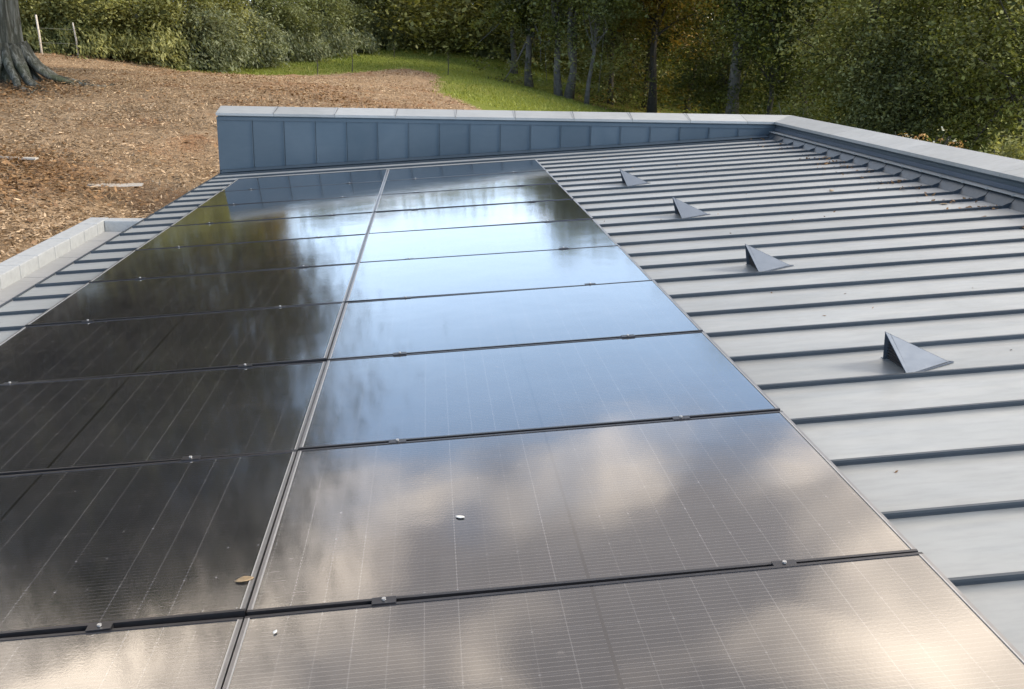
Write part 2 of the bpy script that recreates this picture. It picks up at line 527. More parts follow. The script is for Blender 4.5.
def leaf_mesh(name, cen, L, W, tone, rng, axis=None, spread=1.0, flat=False):
    """one diamond-shaped face per leaf"""
    n = len(cen)
    a = rng.normal(size=(n, 3))
    if axis is not None: a = axis + a * spread
    a = unit(a)
    if flat:
        a[:, 2] *= .22; a = unit(a)
        b = unit(np.cross(rng.normal(size=(n, 3)) * .28 + np.array([0, 0, 1.]), a))
    elif axis is None:
        a[:, 2] = a[:, 2] * .55 - .22; a = unit(a)
        nr = rng.normal(size=(n, 3)) * .55 + np.array([0, 0, 1.])
        b = unit(np.cross(nr, a))
    else:
        b = unit(np.cross(a, rng.normal(size=(n, 3))))
    q = np.clip(rng.lognormal(-.10, .30, (n, 1)), .4, 1.7) * (.9 if flat else .80); L = L * q * rng.uniform(.8, 1.2, (n, 1)) / 2; W = W * q * rng.uniform(.75, 1.25, (n, 1)) / 2
    v = np.stack([cen - a * L, cen + b * W + a * L * .1, cen + a * L, cen - b * W + a * L * .1], 1).reshape(-1, 3)
    me = bpy.data.meshes.new(name)
    me.vertices.add(4 * n); me.vertices.foreach_set('co', v.astype(np.float32).ravel())
    me.loops.add(4 * n); me.loops.foreach_set('vertex_index', np.arange(4 * n, dtype=np.int32))
    me.polygons.add(n); me.polygons.foreach_set('loop_start', np.arange(0, 4 * n, 4, dtype=np.int32)); me.polygons.foreach_set('loop_total', np.full(n, 4, dtype=np.int32))
    t = me.attributes.new('tone', 'FLOAT', 'FACE'); t.data.foreach_set('value', np.clip(tone, 0, 1).astype(np.float32))
    me.update()
    return me


def clump_leaves(rng, centers, per, sig, tone_sd=.29, leaf_sd=.10, base=.5):
    """scatter leaves round clump centres; returns points and tones"""
    k = len(centers)
    idx = np.repeat(np.arange(k), per)
    sz = rng.uniform(.65, 1.4, k)
    p = centers[idx] + rng.normal(size=(k * per, 3)) * (np.array(sig) * sz[idx][:, None])
    ct = base + rng.normal(0, tone_sd, k)
    return p, ct[idx] + rng.normal(0, leaf_sd, k * per)


def crown_centers(rng, n, c, r, shell=2.4, bottom=-1.0):
    d = unit(rng.normal(size=(n * 3, 3)))
    d = d[d[:, 2] > bottom][:n]
    rad = rng.uniform(0.05, 1, (len(d), 1)) ** (1 / shell)
    lump = 1 + .22 * np.sin(d[:, :1] * 5 + rng.uniform(0, 6)) * np.sin(d[:, 1:2] * 5 + rng.uniform(0, 6)) + .12 * np.sin(d[:, 2:] * 7 + rng.uniform(0, 6))
    return np.array(c) + d * rad * lump * np.array(r)


def add_limbs(mb, rng, base, top, r0, centers, n, n_side=6):
    for c in centers[rng.choice(len(centers), min(n, len(centers)), replace=False)]:
        t = rng.uniform(.35, .95)
        s = base + (top - base) * t
        m = (s + c) / 2 + rng.normal(0, .18, 3) + np.array([0, 0, -.1])
        rr = r0 * (1 - t) * .5 + .015
        mb.tube([s, m, c], [rr, rr * .6, rr * .2 + .006], n_side, cap=False)


def make_tree(name, x, y, h, trunk_r, crown_r, crown_lo, mats, seed, label, cat='tree', group=None, nclump=150, per=70, leaf=.17, sig=None, stems=1, lean=(0, 0), bark='bark_dark', base_t=.5, limbs=26, zoff=-.15, low=0, aspect=.55):
    rng = np.random.default_rng(seed)
    z = gz(x, y) + zoff
    root = empty(name, (x, y, z), label, cat, group)
    mb = MB()
    crown_c = np.array([lean[0], lean[1], (crown_lo + h) / 2])
    cr = np.array([crown_r, crown_r, (h - crown_lo) / 2 * .95])
    nclump = int(nclump * 1.35); per = int(per * .85)
    cen = crown_centers(rng, nclump, crown_c, cr)
    if low:
        ex = np.stack([rng.normal(0, crown_r * .6, low), rng.normal(0, crown_r * .6, low), rng.uniform(.3, crown_lo + 1, low)], 1)
        cen = np.concatenate([cen, ex])
    for s in range(stems):
        an = s * 2.4 + rng.uniform(0, 1)
        off = np.array([math.cos(an), math.sin(an), 0]) * (0 if stems == 1 else trunk_r * 1.6)
        sp = np.array([math.cos(an), math.sin(an), 0]) * (0 if stems == 1 else crown_r * .4)
        top = crown_c + sp + np.array([0, 0, (h - crown_lo) * .28])
        pts = []; rad = []
        for i in range(7):
            t = i / 6
            p = off * (1 - t) + (top - np.array([0, 0, 0])) * t + (rng.normal(0, .09, 3) * (t > 0) * (1, 1, 0)) * min(1, trunk_r * 6)
            pts.append(p); rad.append(trunk_r * (1.35 if i == 0 else 1) * (1 - .75 * t))
        mb.tube(pts, rad, 9)
        add_limbs(mb, rng, off, top, trunk_r, cen, limbs // stems)
    mb.build('trunk', MAT[bark], root, smooth=True)
    sg = sig or (crown_r * .15 + .07,) * 2 + (crown_r * .09 + .05,)
    per = int(per * 1.45)
    p, t = clump_leaves(rng, cen, per, sg, base=base_t)
    # mixed crowns: each clump keeps one of the colours
    mats = mats if isinstance(mats, list) else [mats]
    me = leaf_mesh('crown', p, leaf, leaf * aspect, t, rng)
    o = link('crown', me, [MAT[m] for m in mats], root)
    if len(mats) > 1:
        mi = np.repeat(rng.choice(len(mats), len(cen), p=[.62] + [.38 / (len(mats) - 1)] * (len(mats) - 1)), per)
        me.polygons.foreach_set('material_index', mi.astype(np.int32)); me.update()
    return root


def make_shrub(name, x, y, h, w, mat_top, mat_low, seed, label, group, cat='shrub', n=90, per=75, leaf=.16, split=.45, droop=True, base_t=.5):
    rng = np.random.default_rng(seed)
    per = int(per * 1.4)
    z = gz(x, y) - .1
    root = empty(name, (x, y, z), label, cat, group)
    cen = crown_centers(rng, n, (0, 0, h * .5), (w, w * .8, h * .52))
    cen[:, 2] = np.clip(cen[:, 2], .12, None)
    skirt = np.stack([rng.uniform(-w * 1.05, w * 1.05, n // 3), rng.uniform(-w * .9, w * .6, n // 3), rng.uniform(.05, h * .3, n // 3)], 1)
    cen = np.concatenate([cen, skirt])
    up = cen[:, 2] > h * split + rng.normal(0, h * .06, len(cen))
    mb = MB()
    for k in range(9):
        a = rng.uniform(0, 6.28); e = np.array([math.cos(a) * w * .6, math.sin(a) * w * .5, h * rng.uniform(.7, 1.02)])
        mb.tube([(math.cos(a) * .1, math.sin(a) * .1, 0), e * (.45, .45, .55), e], [.035, .022, .006], 5, cap=False)
    mb.build('stem', MAT['bark'], root, smooth=True)
    if up.any():
        p, t = clump_leaves(rng, cen[up], per, (w * .15, w * .15, h * .07), base=base_t)
        link('foliage', leaf_mesh('foliage', p, leaf, leaf * .5, t, rng), MAT[mat_top], root)
    if (~up).any():
        p, t = clump_leaves(rng, cen[~up], per, (w * .14, w * .14, h * .06), base=base_t)
        ax = np.tile(np.array([0.45, -.3, -.75]), (len(p), 1))
        link('foliage', leaf_mesh('foliage', p, leaf * 1.35, leaf * .42, t, rng, ax if droop else None, .55), MAT[mat_low], root)
    return root


# ------------------------------------------------------------------ the building
SL = 0.0764                          # slope angle of the roof
CS, SN = math.cos(SL), math.sin(SL)
W_ROOF = -0.10
EAVE_U = -2.437
SEAM0, SEAMP = 1.121, 0.4235
XL, XR = -2.4314, 5.5576
YC, YB = 13.213, 13.243
HF, HB = 0.5556, 0.6326              # coping front / back heights
WC, WR = 0.390, 0.369
TH = -0.022                          # the side parapet is not quite square to the back one
Y0 = -2.2                            # near end of the roof


def rp(u, v, w=W_ROOF):
    return (u * CS - w * SN, v, u * SN + w * CS)


def rw(u, v, w):                     # w measured from the metal roof
    return rp(u, v, W_ROOF + w)


def side_x(y):
    return XR + (YC - y) * TH


bld = empty('zinc_building', (0, 6, -1.2), 'low building with a blue-grey standing seam metal roof and raised metal parapets', 'building')


def bpart(mb, name, mat, parent, **k):
    o = mb.build(name, MAT[mat], None, **k)
    o.parent = parent
    o.matrix_parent_inverse = Matrix.Identity(4)
    off = -np.array(parent_world(parent))
    o.location = tuple(off)
    return o


def parent_world(p):
    l = np.zeros(3)
    while p is not None:
        l = l + np.array(p.location); p = p.parent
    return l


def u_side(v):
    return (side_x(v) - 0.10) / CS


seams = [SEAM0 + SEAMP * k for k in range(-7, 29)]
m = MB()
edges = [Y0] + [s for s in seams if s > Y0 + .05] + [YB - .035]
rr = random.Random(3)
for a, b_ in zip(edges[:-1], edges[1:]):
    nx = 8
    us = [EAVE_U + (u_side((a + b_) / 2) - EAVE_U) * i / nx for i in range(nx + 1)]
    for i in range(nx):
        m.quad(rw(us[i], a + .001, 0), rw(us[i + 1], a + .001, 0), rw(us[i + 1], b_ - .001, 0), rw(us[i], b_ - .001, 0))
roof = bpart(m, 'roof', 'zinc_roof', bld)

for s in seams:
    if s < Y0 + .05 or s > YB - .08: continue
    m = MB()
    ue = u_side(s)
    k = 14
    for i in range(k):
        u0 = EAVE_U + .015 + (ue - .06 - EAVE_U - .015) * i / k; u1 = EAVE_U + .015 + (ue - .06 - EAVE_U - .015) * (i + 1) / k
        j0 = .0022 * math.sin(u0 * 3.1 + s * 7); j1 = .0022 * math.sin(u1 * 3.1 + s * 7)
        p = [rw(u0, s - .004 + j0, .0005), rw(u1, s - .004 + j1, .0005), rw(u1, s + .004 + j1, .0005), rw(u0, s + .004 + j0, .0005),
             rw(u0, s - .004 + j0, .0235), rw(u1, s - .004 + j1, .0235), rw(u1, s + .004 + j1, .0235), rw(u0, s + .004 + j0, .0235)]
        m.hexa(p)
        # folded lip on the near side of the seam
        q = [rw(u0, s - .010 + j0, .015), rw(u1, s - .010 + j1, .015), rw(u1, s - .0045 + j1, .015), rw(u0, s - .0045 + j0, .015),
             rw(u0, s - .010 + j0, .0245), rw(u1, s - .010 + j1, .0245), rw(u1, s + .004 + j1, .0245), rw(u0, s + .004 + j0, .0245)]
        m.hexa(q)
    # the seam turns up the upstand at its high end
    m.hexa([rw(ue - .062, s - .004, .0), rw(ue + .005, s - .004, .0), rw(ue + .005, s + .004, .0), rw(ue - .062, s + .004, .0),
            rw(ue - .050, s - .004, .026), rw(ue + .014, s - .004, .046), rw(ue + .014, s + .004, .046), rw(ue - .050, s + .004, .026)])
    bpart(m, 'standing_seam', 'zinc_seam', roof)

m = MB()
m.hexa([rw(EAVE_U - .035, Y0, -.05), rw(EAVE_U - .012, Y0, -.05), rw(EAVE_U - .012, YB, -.05), rw(EAVE_U - .035, YB, -.05),
        rw(EAVE_U - .022, Y0, .006), rw(EAVE_U - .002, Y0, .006), rw(EAVE_U - .002, YB, .006), rw(EAVE_U - .022, YB, .006)])
bpart(m, 'eave_trim', 'zinc_seam', roof)  # its dark tone stands for the shadow line along the eave edge

# strip of flashing laid along the foot of the back parapet
m = MB()
m.hexa([rw(EAVE_U + .03, YB - .16, .030), rw(u_side(YB) - .02, YB - .16, .030), rw(u_side(YB) - .02, YB - .002, .030), rw(EAVE_U + .03, YB - .002, .030),
        rw(EAVE_U + .03, YB - .16, .034), rw(u_side(YB) - .02, YB - .16, .034), rw(u_side(YB) - .02, YB - .002, .052), rw(EAVE_U + .03, YB - .002, .052)])
bpart(m, 'flashing', 'zinc_wall_shaded', roof)

# outer walls below the roof
m = MB()
zb = -4.2
m.box(XL + .05, XL + .35, Y0 + .1, YB, zb, rw(EAVE_U, 0, 0)[2] - .03)
m.box(XL + .05, XR + WR - .06, YB + .12, YB + WC - .09, zb, -.30)
m.box(XR + .22, XR + .36, Y0 + .1, YB + .11, zb, .25)
bpart(m, 'wall', 'render_wall', bld)

# back parapet: core, cladding sheets, coping pieces
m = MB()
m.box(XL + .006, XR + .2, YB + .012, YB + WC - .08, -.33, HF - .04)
par = bpart(m, 'parapet', 'zinc_wall_shaded', bld)
jx = [-2.4314] + [-1.95 + .4365 * k for k in range(0, 18)]
jx = [x for x in jx if x < XR - .1] + [XR + .02]
for a, b_ in zip(jx[:-1], jx[1:]):
    m = MB()
    zl = lambda x: rp(x / CS, 0, W_ROOF)[2] + .054
    e = .004
    m.hexa([(a + e, YB - .004, zl(a)), (b_ - e, YB - .004, zl(b_)), (b_ - e, YB + .010, zl(b_)), (a + e, YB + .010, zl(a)),
            (a + e, YB - .004, HF - .100), (b_ - e, YB - .004, HF - .100), (b_ - e, YB + .010, HF - .100), (a + e, YB + .010, HF - .100)])
    # folded joint standing at the sheet's right edge
    if b_ < XR:
        m.hexa([(b_ - .012, YB - .018, zl(b_)), (b_ - .0045, YB - .018, zl(b_)), (b_ - .0045, YB - .0045, zl(b_)), (b_ - .012, YB - .0045, zl(b_)),
                (b_ - .012, YB - .018, HF - .101), (b_ - .0045, YB - .018, HF - .101), (b_ - .0045, YB - .0045, HF - .101), (b_ - .012, YB - .0045, HF - .101)])
    bpart(m, 'cladding_panel', 'zinc_wall_shaded', par)
m = MB()     # end face of the parapet at the eave side
m.box(XL - .006, XL + .004, YB - .004, YB + WC - .07, -.36, HF - .100)
bpart(m, 'end_sheet', 'zinc_wall_shaded', par)
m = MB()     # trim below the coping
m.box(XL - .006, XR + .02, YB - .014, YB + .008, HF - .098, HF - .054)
bpart(m, 'trim', 'zinc_wall_shaded', par)
cj = [XL - .012] + [4.30 - .85 * k for k in range(7, -1, -1)]
cj = cj + [5.15]
for a, b_ in zip(cj[:-1], cj[1:]):
    m = MB(); g = .0025
    m.hexa([(a + g, YC, HF - .022), (b_ - g, YC, HF - .022), (b_ - g, YC + WC, HB - .022), (a + g, YC + WC, HB - .022),
            (a + g, YC, HF), (b_ - g, YC, HF), (b_ - g, YC + WC, HB), (a + g, YC + WC, HB)])
    m.hexa([(a + g, YC - .002, HF - .034), (b_ - g, YC - .002, HF - .034), (b_ - g, YC + .006, HF - .034), (a + g, YC + .006, HF - .034),
            (a + g, YC - .002, HF - .022), (b_ - g, YC - .002, HF - .022), (b_ - g, YC + .006, HF - .022), (a + g, YC + .006, HF - .022)])
    m.box(a - .012, a + .006, YC + .01, YC + WC - .01, 0, .006, fn=lambda x, y, z: (x, y, HF + (y - YC) / WC * (HB - HF) + z - .001)) if a > XL else None
    bpart(m, 'coping', 'zinc_coping', par)
    if a > XL:
        m = MB(); m.box(a - .0028, a + .0028, YC + .004, YC + WC - .004, 0, .003, fn=lambda x, y, z: (x + (y - YC) * .06, y, HF + (y - YC) / WC * (HB - HF) + z + .0042))
        bpart(m, 'coping_joint', 'zinc_seam', par)

# side parapet along the high edge
m = MB()
def sx(off):                         # sheared to follow the side line
    return lambda x, y, z: (side_x(y) + x, y, z)
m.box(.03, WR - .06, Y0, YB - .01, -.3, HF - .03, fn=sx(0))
side = bpart(m, 'side_parapet', 'zinc_wall_shaded', bld)
m = MB()     # upstand behind the turned-up roof sheets
ysteps = [Y0] + [s for s in seams if s > Y0 + .1 and s < YB - .1] + [YB - .02]
for a, b_ in zip(ysteps[:-1], ysteps[1:]):
    ra = lambda y: rp(u_side(y), y)[2]
    m.hexa([(side_x(a) - .105, a + .006, ra(a)), (side_x(a) - .098, a + .006, ra(a)), (side_x(b_) - .098, b_ - .006, ra(b_)), (side_x(b_) - .105, b_ - .006, ra(b_)),
            (side_x(a) - .045, a + .006, ra(a) + .085), (side_x(a) - .038, a + .006, ra(a) + .085), (side_x(b_) - .038, b_ - .006, ra(b_) + .085), (side_x(b_) - .045, b_ - .006, ra(b_) + .085)])
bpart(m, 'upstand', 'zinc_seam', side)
m = MB()     # cover flashing over the upstand, with a bright folded edge
m.box(-.075, -.068, Y0, YB - .03, .408, .418, fn=sx(0))
m.box(-.068, .028, Y0, YB - .03, .4135, .4185, fn=sx(0))
for s in seams:
    if s > Y0 + .1 and s < YB - .1:
        m.box(-.079, -.062, s - .012, s + .012, .404, .424, fn=sx(0))
bpart(m, 'cover_flashing', 'zinc_coping', side)
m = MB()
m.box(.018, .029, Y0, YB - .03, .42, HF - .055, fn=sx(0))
bpart(m, 'trim', 'zinc_wall_shaded', side)
m = MB()
m.box(.006, .0175, Y0, YB - .03, .428, HF - .088, fn=sx(0))
bpart(m, 'trim', 'zinc_hood', side)
ce = [YC + WC] + [11.0 - 2.0 * k for k in range(0, 7)]
for k, (b_, a) in enumerate(zip(ce[:-1], ce[1:])):
    m = MB(); g = .002
    sl = lambda x: HF + max(0, x) / WR * (HB - HF)
    if True:     # folded drip edge along the inside
        m.hexa([(side_x(a) - .003, a + g, HF - .034), (side_x(a) + .004, a + g, HF - .034), (side_x(min(b_, YC)) + .004, min(b_ - g, YC), HF - .034), (side_x(min(b_, YC)) - .003, min(b_ - g, YC), HF - .034),
                (side_x(a) - .003, a + g, HF - .001), (side_x(a) + .004, a + g, HF - .0225), (side_x(min(b_, YC)) + .004, min(b_ - g, YC), HF - .0225), (side_x(min(b_, YC)) - .003, min(b_ - g, YC), HF - .001)])
    if k == 0:   # corner piece reaches back to the last joint of the back coping
        m.hexa([(5.1525, YC, HF - .022), (side_x(YC), YC, HF - .022), (side_x(YC) + WR, YC + WC, HB - .022), (5.1525, YC + WC, HB - .022),
                (5.1525, YC, HF), (side_x(YC), YC, HF), (side_x(YC) + WR, YC + WC, HB), (5.1525, YC + WC, HB)])
        m.hexa([(5.1525, YC - .002, HF - .034), (side_x(YC), YC - .002, HF - .034), (side_x(YC), YC + .006, HF - .034), (5.1525, YC + .006, HF - .034),
                (5.1525, YC - .002, HF - .0225), (side_x(YC), YC - .002, HF - .0225), (side_x(YC), YC + .006, HF - .0225), (5.1525, YC + .006, HF - .0225)])
        m.hexa([(side_x(a), a + g, HF - .022), (side_x(a) + WR, a + g, HB - .022), (side_x(YC) + WR, YC + WC - .0005, HB - .022), (side_x(YC), YC - .0005, HF - .022),
                (side_x(a), a + g, HF), (side_x(a) + WR, a + g, HB), (side_x(YC) + WR, YC + WC - .0005, HB), (side_x(YC), YC - .0005, HF)])
    else:
        m.hexa([(side_x(a), a + g, HF - .022), (side_x(a) + WR, a + g, HB - .022), (side_x(b_) + WR, b_ - g, HB - .022), (side_x(b_), b_ - g, HF - .022),
                (side_x(a), a + g, HF), (side_x(a) + WR, a + g, HB), (side_x(b_) + WR, b_ - g, HB), (side_x(b_), b_ - g, HF)])
    bpart(m, 'coping', 'zinc_coping', side)

# ------------------------------------------------------------------ lower flat roof at the eave side
ann = empty('annex_roof', (-3.1, 8, -1.4), 'low flat annex roof of grey sheets edged with pale kerb stones, below the eave', 'flat roof')
KX0, KX1, KT, KY = -3.835, -3.60, -.70, 11.62
m = MB()
for a, b_ in ((-3.61, -3.02), (-3.012, XL + .04)):
    y = -2.0
    while y < KY - .05:
        y2 = min(y + 1.0, KY + .02)
        m.box(a, b_, y + .007, y2 - .007, -.88, -.84)
        y = y2
bpart(m, 'deck', 'deck', ann)
m = MB(); m.box(-3.024, -3.008, -2.0, KY, -.842, -.822); m.box(-3.325, -3.312, -2.0, KY, -.842, -.834); m.box(-2.72, -2.707, -2.0, KY, -.842, -.834)
bpart(m, 'deck_joint', 'zinc_seam', ann)
y = 11.88
kst = []
m0 = MB()
while y > -2:
    m = MB(); m.box(KX0, KX1, y - .482, y, -.90, KT + .0015 * math.sin(y * 7))
    bpart(m, 'kerb_stone', 'stone', ann, bevel=.011)
    y -= .492
x = KX1 + .004
while x < XL + .02:
    m = MB(); x2 = min(x + .49, XL + .045)
    m.box(x, x2 - .004, KY + .03, KY + .26, -.90, KT - .004)
    bpart(m, 'kerb_stone', 'stone', ann, bevel=.011)
    x = x2
m = MB(); m.box(KX0 + .02, KX1 - .02, -2, 11.86, -3, -.902); m.box(KX1 - .01, XL + .04, KY + .05, KY + .24, -3, -.902)
m.box(KX1 - .01, XL + .04, -2, KY, -1.05, -.883)
bpart(m, 'wall', 'render_wall', ann)

# ------------------------------------------------------------------ roof vents
def make_vent(label):
    root = empty('roof_vent', (0, 0, 0), label, 'roof vent', 'triangular vents on the metal roof')
    A = np.array([-.055, 0, .175]); N = np.array([0, -.125, 0.003]); F = np.array([0, .125, .003]); T = np.array([.262, .005, .003])
    m = MB(); t = .0035
    def sheet(a, b, c):
        n = np.cross(b - a, c - a); n = n / np.linalg.norm(n) * t
        p = [a, b, c]; q = [x - n for x in p]
        m.tri(*p); m.tri(q[2], q[1], q[0])
        for i in range(3):
            j = (i + 1) % 3
            m.quad(p[j], p[i], q[i], q[j])
    sheet(A, N, T); sheet(A, T, F)
    # narrow welt where the hood sits on the sheet
    m.hexa([N + (-.004, -.016, -.003), T + (.02, -.012, -.003), T + (.02, .0, -.003), N + (0, .002, -.003),
            N + (-.004, -.016, 0), T + (.02, -.012, 0), T + (.02, .0, 0), N + (0, .002, 0)])
    m.hexa([T + (.02, .0, -.003), F + (-.004, .016, -.003), F + (0, -.002, -.003), T + (0, 0, -.003),
            T + (.02, .0, 0), F + (-.004, .016, 0), F + (0, -.002, 0), T + (0, 0, 0)])
    m.build('hood', MAT['zinc_hood'], root)
    g = MB()
    a, n_, f = A * .93 + (.022, 0, 0), N * .93 + (.018, 0, 0), F * .93 + (.018, 0, 0)
    g.tri(a, f, n_)  # solid dark face behind the wires; the opening's inner shade is its colour
    for i in range(1, 9):                      # louvre wires across the opening
        k = i / 9
        p, q = n_ + (a - n_) * k, f + (a - f) * k
        g.tube([p + (-.006, 0, 0), q + (-.006, 0, 0)], .0022, 5)
    g.build('grille', MAT['dark_void'], root)
    return root


vents = []
VL = ['folded metal roof vent nearest the camera, right of the second full panel row',
      'folded metal roof vent second nearest, between the largest vent and the two small far ones',
      'folded metal roof vent third from the camera, right of the middle panel rows',
      'folded metal roof vent farthest from the camera, closest to the back parapet']
proto = make_vent(VL[0])
for k in range(4):
    o = proto if k == 0 else copy_tree(proto)
    o['label'] = VL[k]
    o.location = rw([2.66, 2.672, 2.70, 2.635][k], [2.972, 5.12, 7.29, 9.44][k], .003)
    o.rotation_euler = (0, -SL, [0, .02, -.015, .01][k])

# ------------------------------------------------------------------ solar panels
BP, AP = 1.154, 1.89


def make_panel():
    root = empty('solar_panel', (0, 0, 0), 'x', 'solar panel', 'black solar panels on the roof')
    hx, hy = PW / 2, PH / 2
    lip, fh = .011, .035
    m = MB()
    m.quad((-hx + lip - .002, -hy + lip - .002, -.0022), (hx - lip + .002, -hy + lip - .002, -.0022), (hx - lip + .002, hy - lip + .002, -.0022), (-hx + lip - .002, hy - lip + .002, -.0022))
    m.build('glass', MAT['glass'], root)
    m = MB()
    m.box(-hx, hx, -hy, -hy + lip, -fh, 0, mi=2); m.box(-hx, hx, hy - lip, hy, -fh, 0, mi=2)
    m.box(-hx, -hx + lip, -hy + lip, hy - lip, -fh, 0); m.box(hx - lip, hx, -hy + lip, hy - lip, -fh, 0)
    for sx_ in (-1, 1):      # pale raised bead: glint along the lip's inner edge, drawn in colour
        a = sx_ * (hx - lip - .0012)
        m.box(a - .0018, a + .0018, -hy + lip, hy - lip, -.003, .0006, mi=1)
    m.build('frame', [MAT['frame'], MAT['bolt'], MAT['clamp']], root)
    m = MB()
    m.quad((-hx + lip, hy - lip, -.008), (hx - lip, hy - lip, -.008), (hx - lip, -hy + lip, -.008), (-hx + lip, -hy + lip, -.008))
    m.build('backsheet', MAT['back'], root)
    return root


ORD = ['nearest', 'second', 'third', 'fourth', 'fifth', 'sixth', 'seventh', 'eighth', 'ninth', 'farthest']
pp = make_panel()
first = True
prng = random.Random(21)
for side_i, sname in ((0, 'eave-side'), (1, 'vent-side')):
    for k in range(10):
        o = pp if first else copy_tree(pp)
        first = False
        uc = (-AP / 2 if side_i == 0 else AP / 2)
        vc = (k + .5) * BP
        o.location = rp(uc, vc, 0)
        o.rotation_euler = (R_(prng.gauss(0, .2)), -SL + R_(prng.gauss(0, .2)), 0)
        row = {0: 'nearest row of all', 9: 'farthest row, against the back parapet'}.get(k, '%s row from the camera' % ORD[k])
        extra = {(0, 1): ' with a curled leaf', (1, 1): ' with a pale mark'}.get((side_i, k), '')
        o['label'] = 'black solar panel of the %s column%s, %s' % (sname, extra, row)

# rails under the panels, on the seams
RU = (-1.52, -.395, .37, 1.49)
RN = ['beside the eave', 'left of the centre gap', 'right of the centre gap', 'beside the vents']
for u, t in zip(RU, RN):
    m = MB()
    m.hexa([rp(u - .02, .02, -.068), rp(u + .02, .02, -.068), rp(u + .02, 10 * BP - .03, -.068), rp(u - .02, 10 * BP - .03, -.068),
            rp(u - .02, .02, -.037), rp(u + .02, .02, -.037), rp(u + .02, 10 * BP - .03, -.037), rp(u - .02, 10 * BP - .03, -.037)])
    tag(m.build('mounting_rail', MAT['rail']), 'dark mounting rail running under the solar panels ' + t, 'rail', 'rails under the panels')


def make_clamp():
    root = empty('panel_clamp', (0, 0, 0), 'x', 'clamp', 'clamps between the panel rows')
    m = MB()
    m.box(-.033, .033, -.0165, .0165, .0006, .0035)
    m.box(-.033, .033, -.008, .008, -.034, .0)
    m.build('body', MAT['clamp'], root)
    m = MB()
    m.tube([(0, 0, .0046), (0, 0, .0095)], .0062, 8)
    m.build('bolt', MAT['bolt'], root)
    return root


cp = make_clamp(); first = True
CNAME = ['by the eave', 'left of the centre gap', 'right of the centre gap', 'by the vents']
GAPN = ['nearest', 'second', 'third', 'fourth', 'fifth', 'sixth', 'seventh', 'eighth', 'farthest']
for k in range(1, 10):
    for j, u in enumerate(RU):
        o = cp if first else copy_tree(cp)
        first = False
        o.location = rp(u + prng.uniform(-.012, .012), k * BP, 0)
        o.rotation_euler = (0, -SL, R_(prng.gauss(0, 1)))
        o['label'] = 'dark clamp with bright bolt in the %s row gap, %s' % (GAPN[k - 1], CNAME[j])


# ------------------------------------------------------------------ small things lying about
def curled_leaf(name, loc, size, rz, label, seed, mat='dead_leaf', cat='leaf', curl=.35, group=None):
    rng = random.Random(seed)
    m = MB(); n = 6
    rows = []
    for i in range(n + 1):
        t = i / n; w = math.sin(math.pi * min(1, t * .96 + .02)) ** .8 * .30
        rows.append([(t - .5, -w, .18 * (t - .5) ** 2 + curl * w * w * 3 + rng.uniform(0, .02)), (t - .5, 0, .22 * (t - .5) ** 2), (t - .5, w, .18 * (t - .5) ** 2 + curl * w * w * 2.2 + rng.uniform(0, .02))])
    rows = [[tuple(c * size for c in p) for p in r] for r in rows]
    for i in range(n):
        for j in range(2):
            m.quad(rows[i][j], rows[i + 1][j], rows[i + 1][j + 1], rows[i][j + 1])
    me = m.mesh(name, True)
    bm = bmesh.new(); bm.from_mesh(me); bmesh.ops.remove_doubles(bm, verts=bm.verts, dist=1e-6)
    bmesh.ops.solidify(bm, geom=list(bm.faces), thickness=.0009); bm.to_mesh(me); bm.free()
    o = link(name, me, MAT[mat])
    o.location = loc; o.rotation_euler = (0, -SL, rz)
    return tag(o, label, cat, group)


curled_leaf('dry_leaf', rp(-.032, 1.334, .003), .054, .25, 'curled tan dry leaf on the solar panel beside the centre gap', 1)
curled_leaf('white_fleck', rp(.599, 1.621, .001), .032, -.5, 'small pale flat petal lying on the glass right of the centre gap', 2, 'dropping', 'petal', .05)
curled_leaf('white_fleck', rp(.096, 1.05, .001), .016, 1.2, 'tiny white fleck on the nearest panel just right of the centre gap', 3, 'dropping', 'petal', .2)
for i, (px, vv, uu, lab) in enumerate([(0, 6.98, 4.95, 'pale crumpled leaf on the roof near the side parapet, in front of the others'),
                                       (0, 8.1, 4.4, 'light brown leaf lying alone on a roof tray between the vents and the side parapet')]):
    curled_leaf('dry_leaf', rw(uu, vv, .004), .075, i * 1.3, lab, 10 + i)

# drift of dead leaves along the foot of the side parapet
rng = np.random.default_rng(5)
pts = []
for s in seams:
    if 5.0 < s < 13:
        dens = int(rng.uniform(4, 32) * (1 if s > 6.4 else .35))
        u = u_side(s) - .10 - np.abs(rng.normal(0, .22, dens)); v = s + .012 + np.abs(rng.normal(0, .035, dens)) * rng.choice([-1, 1], dens, p=[.35, .65])
        pts += [rw(a, b_, .006 + rng.uniform(0, .016)) for a, b_ in zip(u, v)]
pts = np.array(pts)
lm = leaf_mesh('leaf_drift', pts, .055, .03, rng.uniform(-.4, .8, len(pts)), rng)
tag(link('leaf_drift', lm, MAT['litter']), 'brown leaf crumbs caught along the foot of the side parapet', 'leaf litter', kind='stuff')

# specks on the roof trays
pts = np.array([rw(rng.uniform(2.0, 5.1), rng.uniform(1, 13), .003) for _ in range(70)])
lm = leaf_mesh('roof_debris', pts, .028, .012, rng.uniform(-.2, .5, len(pts)), rng, np.tile([1., .4, 0], (len(pts), 1)), .4)
tag(link('roof_debris', lm, MAT['litter']), 'tiny dark leaf specks scattered over the metal roof trays', 'debris', kind='stuff')

